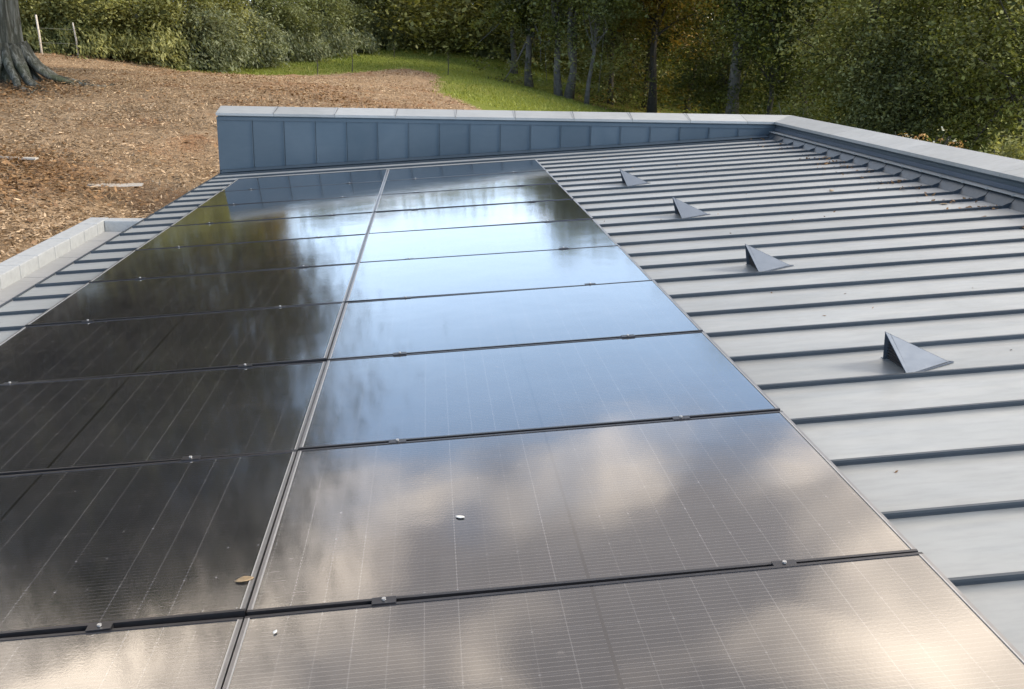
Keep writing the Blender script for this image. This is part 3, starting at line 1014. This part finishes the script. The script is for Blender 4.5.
# ------------------------------------------------------------------ field litter, straw, grass
def scatter_field(n, dens_fn, rng, dmin=9, dmax=52):
    """points on the soil, denser near the camera"""
    out = []
    while sum(len(o) for o in out) < n:
        k = n * 3
        az = rng.uniform(-.62, .14, k)
        d = dmin * (dmax / dmin) ** rng.uniform(0, 1, k)
        x = CP[0] + np.sin(az) * d; y = CP[1] + np.cos(az) * d
        ok = in_soil(x, y) & ~((x > -3.95) & (x < 6.2) & (y < 12.0)) & ~((x > -2.5) & (x < 6.2) & (y < 13.75)) & (rng.uniform(0, 1, k) < dens_fn(x, y))
        out.append(np.stack([x[ok], y[ok]], 1))
    p = np.concatenate(out)[:n]
    return p


def patchy(x, y):
    a = np.sin(x * .33 + 1.7 * np.sin(y * .21)) * np.sin(y * .47 + 1.3 * np.sin(x * .27 + .6)) + .5 * np.sin(x * .9 + y * .7) * np.sin(y * 1.1 - x * .4)
    return np.clip(a * 1.1 - .1, .03, 1)


p = scatter_field(130000, lambda x, y: .25 + .75 * np.clip(.5 + .8 * np.sin(x * .5 + 2.1 * np.sin(y * .37)) * np.sin(y * 1.3 + .8 * np.sin(x * .6)), 0, 1), rng)
z = ground(p[:, 0], p[:, 1])
d = np.hypot(p[:, 0] - CP[0], p[:, 1] - CP[1])
P3 = np.stack([p[:, 0], p[:, 1], z + .02 + rng.uniform(0, .05, len(p))], 1)
me = leaf_mesh('straw_mulch', P3, .082, .024, rng.normal(.44, .26, len(p)), rng, flat=True)
tag(link('straw_mulch', me, MAT['straw']), 'tan straw and wood chips strewn over the bare field', 'mulch', kind='stuff')
p = scatter_field(36000, patchy, rng)
k = 5000
q_ = np.stack(at(rng.uniform(575, 690, k), rng.uniform(44, 60, k)), 1) if False else np.array([at(a, b_) for a, b_ in zip(rng.uniform(572, 690, k), rng.uniform(43.5, 62, k))])
p = np.concatenate([p, q_])
z = ground(p[:, 0], p[:, 1])
P3 = np.stack([p[:, 0], p[:, 1], z + .03 + rng.uniform(0, .06, len(p))], 1)
me = leaf_mesh('fallen_leaves', P3, .078, .048, rng.normal(.42, .22, len(p)), rng, flat=True)
tag(link('fallen_leaves', me, MAT['litter']), 'rust coloured fallen leaves in drifts on the bare field', 'leaf litter', kind='stuff')

k = 90000
az = rng.uniform(-.42, .2, k); d = rng.uniform(30, 74, k)
x = CP[0] + np.sin(az) * d; y = CP[1] + np.cos(az) * d
ok = soil_dist(x, y) < rng.normal(-.2, .35, k)
x, y = x[ok], y[ok]
P3 = np.stack([x, y, ground(x, y) + .04], 1)
ax = np.tile([0., 0., 1.], (len(x), 1))
tone = .5 + .25 * np.sin(x * .5 + np.sin(y * .3)) + rng.normal(0, .2, len(x))
me = leaf_mesh('grass', P3, .13, .03, tone, rng, ax, .5)
tag(link('grass', me, MAT['grass_blade']), 'short green grass on the slope below the hedge', 'grass', kind='stuff')

for (px, py, d, w, l, rz, lab) in [(115, 181, 15.4, .13, .75, .1, 'flat pale scrap of board lying on the field left of the parapet'),
                                   (12, 163, 16.6, .07, .9, -.35, 'long thin pale strip lying on the field by the left edge'),
                                   (198, 178, 15.6, .06, .3, .2, 'short pale stick lying on the field close to the parapet corner')]:
    x, y = at(px, d, py)
    m = MB(); n = 5
    for i in range(n):
        a, b_ = -l / 2 + l * i / n, -l / 2 + l * (i + 1) / n
        h0, h1 = .006 * math.sin(i * 1.7), .006 * math.sin((i + 1) * 1.7)
        m.hexa([(a, -w / 2, h0), (b_, -w / 2, h1), (b_, w / 2, h1 + .01), (a, w / 2, h0 + .01), (a, -w / 2 * .9, h0 + .02), (b_, -w / 2 * .9, h1 + .02), (b_, w / 2 * .9, h1 + .03), (a, w / 2 * .9, h0 + .03)])
    o = m.build('pale_scrap', MAT['scrap']); o.location = (x, y, gz(x, y) + .035); o.rotation_euler = (0, 0, rz)
    tag(o, lab, 'scrap')

# ------------------------------------------------------------------ wire fence on the bank
fx = []
for i, (px, d, h) in enumerate([(43, 41.0, 1.25), (79, 41.5, 1.2), (108, 42.0, 1.1)]):
    x, y = at(px, d); fx.append((x, y, h))
    m = MB(); t = .032
    m.tube([(0, 0, -.3), (-.03, .01, h * .5), (-.07 - .03 * i, .02, h)], [t, t * .95, t * .85], 7)
    o = m.build('fence_post', MAT['post_wood'], smooth=True); o.location = (x, y, gz(x, y))
    tag(o, ['brownish wooden fence post beside the great tree trunk', 'pale leaning fence post on the leafy bank before the hedge', 'grey fence post half hidden in the hedge leaves'][i], 'fence post', 'posts of the wire fence')
    if i == 0:
        o.scale = (1.25, 1.25, 1.12)
m = MB()
for h in (.45, .95):
    m.tube([(x, y - .05, gz(x, y) + h) for x, y, _ in fx], .004, 5)
tag(m.build('fence_wire', MAT['wire']), 'thin wire strung between the posts along the bank', 'wire')

# saplings planted in the field
for i, (px, d, h) in enumerate([(317, 41.5, .75), (352, 43.5, .95), (448, 44, .95), (394, 56, .6)]):
    x, y = at(px, d)
    root = empty('sapling', (x, y, gz(x, y)), ['leafy sapling at the soil edge, the one farther left', 'bare thin sapling at the soil edge in the middle of the field', 'thin dark sapling on the grass right of the soil', 'small sapling up on the crest of the grass'][i], 'sapling', 'young trees planted on the slope')
    m = MB(); m.tube([(0, 0, -.1), (.02, 0, h * .5), (0, .01, h)], [.022, .016, .006], 5)
    for k in range(5):
        a = k * 2.1; z0 = h * (.45 + .1 * k)
        m.tube([(0, 0, z0), (math.cos(a) * .1, math.sin(a) * .1, z0 + .12)], [.008, .003], 4)
    m.build('stem', MAT['bark_dark'], root)
    r2 = np.random.default_rng(40 + i)
    c = np.stack([r2.normal(0, .07, 26), r2.normal(0, .07, 26), r2.uniform(h * .5, h, 26)], 1)
    link('foliage', leaf_mesh('foliage', c, .08, .04, r2.uniform(.2, .8, 26), r2), MAT['leaf_mid'], root)

# ------------------------------------------------------------------ the great beech by the field
bx, by = at(5, 25.5, 70)
bz = gz(bx, by)
beech = empty('beech_tree', (bx, by, bz), 'huge old grey tree trunk with spreading surface roots at the field corner', 'tree')
rng = np.random.default_rng(77)
prof = [(-.3, .72), (.0, .62), (.2, .50), (.45, .43), (.8, .395), (1.3, .375), (2.4, .37), (4.0, .36), (6.0, .33), (8, .26)]
NA = 48; m = MB()
for z_, r_ in prof:
    for k in range(NA):
        a = 2 * math.pi * k / NA
        fl = .09 * math.sin(a * 5 + 1) + .08 * math.sin(a * 8 + 2 + z_ * .4) + .05 * math.sin(a * 13)
        rr_ = r_ * (1 + fl * (1.6 if z_ < .6 else .9))
        m.v.append((rr_ * math.cos(a) + .02 * z_, rr_ * math.sin(a), z_))
for i in range(len(prof) - 1):
    for k in range(NA):
        k2 = (k + 1) % NA
        m.f.append((i * NA + k, i * NA + k2, (i + 1) * NA + k2, (i + 1) * NA + k)); m.mi.append(0)
cen = crown_centers(rng, 400, (-.6, 1.2, 7.3), (6.0, 6.0, 4.7), 2.0)
low_ = np.stack([rng.uniform(-3.5, 5.6, 130), rng.uniform(-3.5, 5.5, 130), rng.uniform(3.2, 5.2, 130)], 1)
cen = np.concatenate([cen[cen[:, 2] > 3.3], low_])
for c in cen[rng.choice(len(cen), 60, replace=False)]:
    s = np.array([.1, 0, rng.uniform(4.2, 7.8)]); mid = (s + c) / 2 + np.array([0, 0, .5])
    r0 = rng.uniform(.07, .2)
    m.tube([s, mid, c], [r0, r0 * .6, .02], 7, cap=False)
m.build('trunk', MAT['bark_beech'], beech, smooth=True)
for k, (a, l, r0) in enumerate([(-2.1, 1.2, .13), (-1.75, 1.5, .12), (-1.4, 1.1, .14), (-1.1, 1.7, .11), (-.8, 1.6, .11), (-.55, 1.3, .10), (-.3, 1.9, .10), (0., 1.5, .11), (.35, 1.4, .12), (-2.6, 1.4, .13), (3.0, 1.4, .13)]):
    m = MB()
    pts = []; rad = []
    for i in range(10):
        t = i / 9; d = .40 + l * t; aa = a + .3 * t * math.sin(k * 2.3) + .09 * math.sin(i * 1.6 + k) * t
        x, y = d * math.cos(aa), d * math.sin(aa)
        pts.append((x, y, gz(bx + x, by + y) - bz + .75 * (1 - t) ** 4 + .03 - .05 * t + .02 * math.sin(i * 2.2 + k))); rad.append(r0 * (1 - .72 * t))
    m.tube(pts, rad, 9)
    m.build('root', MAT['bark_beech'], beech, smooth=True)
p, t = clump_leaves(rng, cen, 200, (.8, .8, .5), base=.45)
link('crown', leaf_mesh('crown', p, .22, .13, t, rng), MAT['leaf_beech'], beech)

# ------------------------------------------------------------------ hedge of shrubs along the field
HEDGE = [  # column, distance, height, half width, top leaf, low leaf, label
    (28, 45, 4.2, 2.0, 'leaf_hedge', 'leaf_hedge', 'tall yellow-green shrub behind the great tree trunk'),
    (66, 44, 3.4, 1.7, 'leaf_hedge', 'leaf_hedge', 'yellow-green shrub standing behind the pale leaning fence post'),
    (102, 42.5, 2.6, 1.4, 'leaf_hedge', 'leaf_hedge', 'leafy olive shrub overhanging the end of the leafy bank'),
    (118, 46, 4.6, 2.0, 'leaf_hedge', 'leaf_mid', 'tall olive shrub at the back of the hedge, above the bank end'),
    (142, 42, 3.0, 1.6, 'leaf_hedge', 'leaf_hedge', 'bright olive shrub reaching down to the bare soil edge'),
    (170, 43.5, 3.9, 1.8, 'leaf_hedge', 'leaf_bramble', 'tall pale olive shrub over a skirt of brambles'),
    (200, 42.5, 2.5, 1.6, 'leaf_bramble', 'leaf_bramble', 'grey-green bramble mound drooping at the start of the grass'),
    (214, 45.5, 4.3, 1.9, 'leaf_hedge', 'leaf_bramble', 'tall yellowish shrub behind the drooping bramble mound'),
    (240, 46.5, 2.4, 1.6, 'leaf_bramble', 'leaf_bramble', 'arching bramble clump where grass begins to widen'),
    (262, 50.5, 3.9, 1.9, 'leaf_grey', 'leaf_bramble', 'grey-green feathery shrub in the middle of the hedge'),
    (288, 51.5, 2.7, 1.6, 'leaf_grey', 'leaf_bramble', 'rounded grey-green shrub above the wide grass strip'),
    (312, 55.5, 3.8, 2.0, 'leaf_grey', 'leaf_bramble', 'taller grey-green shrub right of the hedge middle'),
    (340, 58.5, 2.9, 1.7, 'leaf_grey', 'leaf_bramble', 'soft grey-green shrub toward the far end of hedge'),
    (366, 63, 3.8, 2.0, 'leaf_grey', 'leaf_grey', 'large dull green shrub near the far end of hedge'),
    (392, 68, 2.7, 1.9, 'leaf_mid', 'leaf_bramble', 'dark leafy shrub where the hedge meets the crest'),
    (414, 73, 2.3, 1.7, 'leaf_hedge', 'leaf_grey', 'small light green shrub on the crest beyond the grass'),
    (446, 74, 2.2, 1.9, 'leaf_grey', 'leaf_grey', 'low greyish shrub on the crest, first of the woodland edge'),
    (478, 71, 2.1, 1.8, 'leaf_mid', 'leaf_grey', 'low dark shrub under the woodland edge above the grass'),
    (497, 62, 1.5, 1.2, 'leaf_grey', 'leaf_grey', 'small rounded bush where the grass slope falls away'),
]
for i, (px, d, h, w, a, b_, lab) in enumerate(HEDGE):
    x, y = at(px, d)
    make_shrub('hedge_shrub', x, y, h, w, a, b_, 100 + i, lab, 'shrubs of the hedge along the field', n=120, per=95, leaf=.17 if px < 300 else .19, split=.42, base_t=.55)

# ------------------------------------------------------------------ trees
def T(px, d, **k):
    x, y = at(px, d)
    k.setdefault('base_t', [.30, .68, .45, .60, .36, .75][k['seed'] % 6])
    return make_tree(k.pop('name', 'woodland_tree'), x, y, **k)


# behind the hedge
BACK = [
    (-40, 52, 9.5, 3.0, 'leaf_mid', 'green tree behind the hedge left of the great trunk'),
    (60, 54, 8.5, 2.6, ['leaf_hedge', 'leaf_mid'], 'olive tree behind the hedge over the fence posts'),
    (130, 55, 8.5, 2.6, ['leaf_mid', 'leaf_gold'], 'olive and gold tree behind the hedge over the bare bank'),
    (200, 56, 8.5, 2.6, ['leaf_mid', 'leaf_gold'], 'golden tinged tree behind the bramble mound'),
    (238, 57, 12.5, 1.4, ['leaf_rust', 'leaf_gold'], 'slim tree with orange leaves showing over the hedge'),
    (300, 60, 6.4, 2.4, 'leaf_dark', 'dark tree behind the grey-green shrubs'),
    (345, 64, 7.0, 2.6, ['leaf_dark', 'leaf_mid'], 'dark leafy tree behind the far end of hedge'),
    (392, 70, 6.6, 2.3, ['leaf_gold', 'leaf_mid'], 'yellowing tree behind the crest of the grass'),
]
for i, (px, d, h, r, mt, lab) in enumerate(BACK):
    T(px, d, h=h + (2.2 if px < 300 else 0), trunk_r=.16, crown_r=r, crown_lo=1.6, mats=mt, seed=200 + i, label=lab, group='trees behind the hedge', nclump=190, per=85, leaf=.21, low=25)
# woodland edge at the crest
EDGE = [
    (424, 74, 7.0, 1.9, ['leaf_gold', 'leaf_mid'], 'slim yellow-green tree on the crest, left of the sky gap'),
    (446, 72, 6.8, 1.7, ['leaf_mid', 'leaf_grey'], 'slim green tree on the crest just left of the sky gap'),
    (502, 66, 6.8, 2.2, ['leaf_mid', 'leaf_dark'], 'dark tree right of the sky gap above the grass slope'),
    (514, 56, 6.6, 1.5, ['leaf_mid', 'leaf_grey'], 'thin grey stemmed tree at the foot of the grass slope'),
    (530, 49, 6.6, 1.2, ['leaf_mid', 'leaf_grey'], 'thin mossy stemmed tree nearest the soil corner'),
]
for i, (px, d, h, r, mt, lab) in enumerate(EDGE):
    T(px, d, h=h, trunk_r=.15 if i < 3 else .19, crown_r=r, crown_lo=2.2 if i < 3 else 2.4, mats=mt, seed=230 + i, label=lab, group='trees of the woodland edge', nclump=120, per=70, leaf=.2, bark='bark_dark' if i < 3 else 'bark', low=14)
T(566, 45.5, h=9.4, trunk_r=.17, crown_r=1.9, crown_lo=2.6, mats=['leaf_mid', 'leaf_grey'], seed=260, label='tree of three close grey stems with drooping dull green leaves', nclump=210, per=75, leaf=.18, stems=3, bark='bark', limbs=40, low=12)
T(588, 44, h=8.0, trunk_r=.10, crown_r=1.7, crown_lo=2.2, mats=['leaf_grey', 'leaf_mid'], seed=261, label='slender leaning tree right of the three-stemmed tree', nclump=110, per=70, leaf=.17, bark='bark', lean=(.6, 0), low=10)
T(612, 50, h=9.6, trunk_r=.14, crown_r=2.2, crown_lo=1.8, mats=['leaf_grey', 'leaf_mid'], seed=262, label='pale green leaved tree between the stemmed tree and the golden tree', nclump=150, per=70, leaf=.18, low=30)
T(655, 47, h=11.2, trunk_r=.2, crown_r=3.0, crown_lo=3.2, mats=['leaf_gold', 'leaf_rust', 'leaf_mid'], seed=263, label='golden autumn tree with orange tips over dark trunks', nclump=200, per=80, leaf=.2, limbs=34, low=14, base_t=.45)
T(648, 54, h=10.0, trunk_r=.16, crown_r=2.6, crown_lo=2.0, mats='leaf_dark', seed=264, label='dark trunked tree in the shade behind the golden tree', nclump=150, per=70, leaf=.2, low=40)
T(690, 52, h=11, trunk_r=.15, crown_r=2.5, crown_lo=2.4, mats=['leaf_mid', 'leaf_gold'], seed=265, label='olive tree with a bent limb between golden tree and tall trunk', nclump=150, per=70, leaf=.2, low=36, lean=(.8, 0))
T(738, 42, h=15, trunk_r=.27, crown_r=3.0, crown_lo=4.6, mats=['leaf_mid', 'leaf_gold'], seed=266, label='tall tree with a thick straight grey trunk above the parapet corner', nclump=170, per=75, leaf=.19, bark='bark', limbs=30)
T(722, 46, h=4.8, trunk_r=.08, crown_r=2.0, crown_lo=.4, mats='leaf_dark', seed=267, label='low dark undergrowth tree beneath the tall grey trunk', nclump=110, per=75, leaf=.17)
T(775, 41, h=9.0, trunk_r=.13, crown_r=2.4, crown_lo=.8, mats=['leaf_mid', 'leaf_dark'], seed=268, label='layered olive tree right of the tall grey trunk', nclump=180, per=85, leaf=.17)
T(806, 44, h=13, trunk_r=.18, crown_r=2.6, crown_lo=1.0, mats='leaf_dark', seed=269, label='tall very dark tree behind the parapet corner', nclump=190, per=85, leaf=.18)
T(868, 35, h=8.8, trunk_r=.16, crown_r=2.5, crown_lo=.6, mats=['leaf_mid', 'leaf_hedge'], seed=270, label='broad olive tree with light tips over the side parapet', nclump=230, per=95, leaf=.15, base_t=.6)
T(905, 33, h=6.0, trunk_r=.12, crown_r=1.9, crown_lo=.4, mats='leaf_grey', seed=271, label='rounded grey-green tree behind the flowering bush', nclump=170, per=90, leaf=.14, base_t=.4)
T(935, 39, h=14, trunk_r=.2, crown_r=3.2, crown_lo=.9, mats=['leaf_mid', 'leaf_dark'], seed=272, label='tall dense tree standing over the flowering bush', nclump=240, per=95, leaf=.17)
T(985, 34, h=10.5, trunk_r=.17, crown_r=2.8, crown_lo=.5, mats=['leaf_dark', 'leaf_mid'], seed=273, label='dense dark tree with drooping leaves right of the flowering bush', nclump=230, per=95, leaf=.16)
T(1040, 31, h=9.0, trunk_r=.16, crown_r=2.5, crown_lo=.5, mats=['leaf_mid', 'leaf_hedge'], seed=274, label='olive tree at the right edge above the light bush', nclump=210, per=95, leaf=.15)
x, y = at(1022, 25.5, 130)
make_shrub('shrub', x, y, 2.9, .95, 'leaf_hedge', 'leaf_mid', 300, 'light yellow-green bush at the right edge behind the side parapet', None, n=110, per=90, leaf=.12, droop=False)
x, y = at(836, 30, 110)
make_shrub('shrub', x, y, 2.0, 1.2, 'leaf_grey', 'leaf_mid', 301, 'low grey-green bush just behind the parapet corner', None, n=90, per=90, leaf=.12, droop=False)
x, y = at(800, 31, 110)
make_shrub('shrub', x, y, 2.6, 1.1, 'leaf_mid', 'leaf_mid', 302, 'olive bush behind the back coping near its corner', None, n=90, per=90, leaf=.12, droop=False)
# bush with orange and white flower heads
x, y = at(917, 27, 130)
fb = empty('flowering_bush', (x, y, gz(x, y)), 'bush with orange and white flower heads behind the side parapet', 'bush')
h0 = 1.48 - 27 * .066 - gz(x, y)
rng = np.random.default_rng(9)
m = MB()
for k in range(9):
    a = rng.uniform(0, 6.28); m.tube([(0, 0, -.1), (math.cos(a) * .4, math.sin(a) * .4, h0 * .6), (math.cos(a) * .8, math.sin(a) * .8, h0)], [.03, .02, .008], 5)
m.build('stem', MAT['bark_dark'], fb)
cen = crown_centers(rng, 70, (0, 0, h0 * .55), (.95, .8, h0 * .45))
p, t = clump_leaves(rng, cen, 70, (.18, .18, .14))
link('foliage', leaf_mesh('foliage', p, .11, .06, t, rng), MAT['leaf_mid'], fb)
c = np.stack([rng.uniform(-.95, .95, 60), rng.uniform(-.9, .1, 60), h0 * .90 + rng.normal(0, .15, 60)], 1)
p, t = clump_leaves(rng, c, 14, (.05, .045, .03), base=.7)
MAT['flower_orange'] = leaf_mat('flower_orange', (.36, .17, .05), (.55, .33, .13), .2)
MAT['flower_white'] = leaf_mat('flower_white', (.42, .40, .30), (.62, .60, .48), .2)
me = leaf_mesh('flower', p, .06, .045, t, rng)
o = link('flower', me, [MAT['flower_orange'], MAT['flower_white']], fb)
me.polygons.foreach_set('material_index', np.repeat(rng.choice(2, 60, p=[.6, .4]), 14).astype(np.int32)); me.update()
o['label'] = 'orange and white flower heads'

# the deep wood behind everything
rng = np.random.default_rng(55)
n = 2000
px = rng.uniform(395, 1180, n); d = rng.uniform(58, 92, n)
cen = []
for a, b_ in zip(px, d):
    x, y = at(a, b_)
    top = np.interp(a, [395, 440, 500, 560, 640, 1180], [7.6, 7.2, 7.0, 8.6, 11.5, 16])
    z0 = gz(x, y)
    cen.append((x, y, rng.uniform(z0 + .4, max(z0 + 4, top))))
cen = np.array(cen)
p, t = clump_leaves(rng, cen, 170, (1.2, 1.2, .7), base=.4)
nb = 1100
cb_ = []
for a, b_ in zip(rng.uniform(540, 1180, nb), rng.uniform(92, 112, nb)):
    x, y = at(a, b_); z0 = gz(x, y)
    cb_.append((x, y, rng.uniform(z0 + .4, np.interp(a, [540, 640, 1180], [8, 11.5, 14]))))
p2, t2 = clump_leaves(rng, np.array(cb_), 120, (1.7, 1.7, 1.0), base=.35)
p = np.concatenate([p, p2]); t = np.concatenate([t, t2])
tag(link('woods', leaf_mesh('woods', p, .34, .20, t, rng), MAT['leaf_wood']), 'deep dark mass of woodland behind the nearer trees', 'woods', kind='stuff')

# ------------------------------------------------------------------ sky and sun
SUN_AZ, SUN_EL = R_(106), R_(34)      # azimuth from +Y towards +X
world = bpy.data.worlds.new('World')
scene.world = world
world.use_nodes = True
nt = world.node_tree
bg = nt.nodes['Background']
sky = nt.nodes.new('ShaderNodeTexSky')
sky.sky_type = 'NISHITA'
sky.sun_disc = False
sky.sun_elevation = SUN_EL
sky.sun_rotation = SUN_AZ
sky.air_density = 1.0; sky.dust_density = 1.0; sky.ozone_density = 1.5
tc = nt.nodes.new('ShaderNodeTexCoord')
sp = nt.nodes.new('ShaderNodeSeparateXYZ'); nt.links.new(tc.outputs['Generated'], sp.inputs[0])
zz = math_n(nt, 'MAXIMUM', sp.outputs[2], 0.0)
den = math_n(nt, 'ADD', zz, 0.22)
cb = nt.nodes.new('ShaderNodeCombineXYZ')
nt.links.new(math_n(nt, 'DIVIDE', sp.outputs[0], den), cb.inputs[0])
nt.links.new(math_n(nt, 'DIVIDE', sp.outputs[1], den), cb.inputs[1])
COFF = (3.3, 2.2, 5.0)
mp = nt.nodes.new('ShaderNodeMapping'); mp.inputs['Location'].default_value = COFF
nt.links.new(cb.outputs[0], mp.inputs['Vector'])
n1 = noise(nt, mp.outputs[0], 1.7, 7, 0.56, 0.3)
# clear band low down, a bank of cloud above about 22 degrees
bank = ramp(nt, [(0.0, 0.30), (0.10, 0.20), (0.20, 0.10), (0.32, 0.04), (0.40, 0.20), (0.55, 0.25), (1.0, 0.18)])
nt.links.new(zz, bank.inputs[0])
fwd = ramp_fac(nt, sp.outputs[1], -0.25, 0.35)
cov = ramp_fac(nt, math_n(nt, 'ADD', n1, math_n(nt, 'MULTIPLY_ADD', bank.outputs[0], fwd, -0.20)), 0.47, 0.74)
n2 = noise(nt, cb.outputs[0], 3.3, 5, 0.55)
ccol = mix_c(nt, ramp_fac(nt, n2, 0.35, 0.65), (6.0, 5.3, 4.6), (24.0, 20.3, 16.2))
veil = ramp(nt, [(0.0, 0.62), (0.14, 0.66), (0.22, 0.50), (0.30, 0.24), (0.4, 0.12), (1.0, 0.06)])
nt.links.new(zz, veil.inputs[0])
base_sky = mix_c(nt, veil.outputs[0], sky.outputs[0], (5.7, 7.2, 9.3))
high = ramp(nt, [(0.0, 0.0), (0.36, 0.0), (0.46, 0.75), (1.0, 0.75)])
nt.links.new(math_n(nt, 'ADD', zz, math_n(nt, 'MULTIPLY', math_n(nt, 'SUBTRACT', n2, 0.5), 0.22)), high.inputs[0])
base_sky = mix_c(nt, math_n(nt, 'MULTIPLY', high.outputs[0], fwd), base_sky, (2.5, 2.05, 1.6))
cm = mix_c(nt, cov, base_sky, ccol)
nt.links.new(cm, bg.inputs[0])
bg.inputs[1].default_value = 0.14

sun = bpy.data.lights.new('sun', 'SUN')
sun.energy = 2.0
sun.angle = R_(18)
sun.color = (1.0, 0.90, 0.76)
so = bpy.data.objects.new('sun', sun)
COL.objects.link(so)
sd = Vector((math.sin(SUN_AZ) * math.cos(SUN_EL), math.cos(SUN_AZ) * math.cos(SUN_EL), math.sin(SUN_EL)))
so.rotation_euler = sd.to_track_quat('Z', 'Y').to_euler()
so.location = (20, 10, 30)

# ------------------------------------------------------------------ render settings
vs = scene.view_settings
scene.display_settings.display_device = 'sRGB'
vs.view_transform = 'Standard'
vs.look = 'None'
vs.gamma = 1.0
vs.exposure = 1.25
vs.use_curve_mapping = False
scene.render.engine = 'CYCLES'
cy = scene.cycles
cy.use_denoising = True
cy.denoiser = 'OPENIMAGEDENOISE'
cy.max_bounces = 6
cy.diffuse_bounces = 3
cy.glossy_bounces = 3
cy.transmission_bounces = 3
cy.caustics_reflective = False
cy.caustics_refractive = False
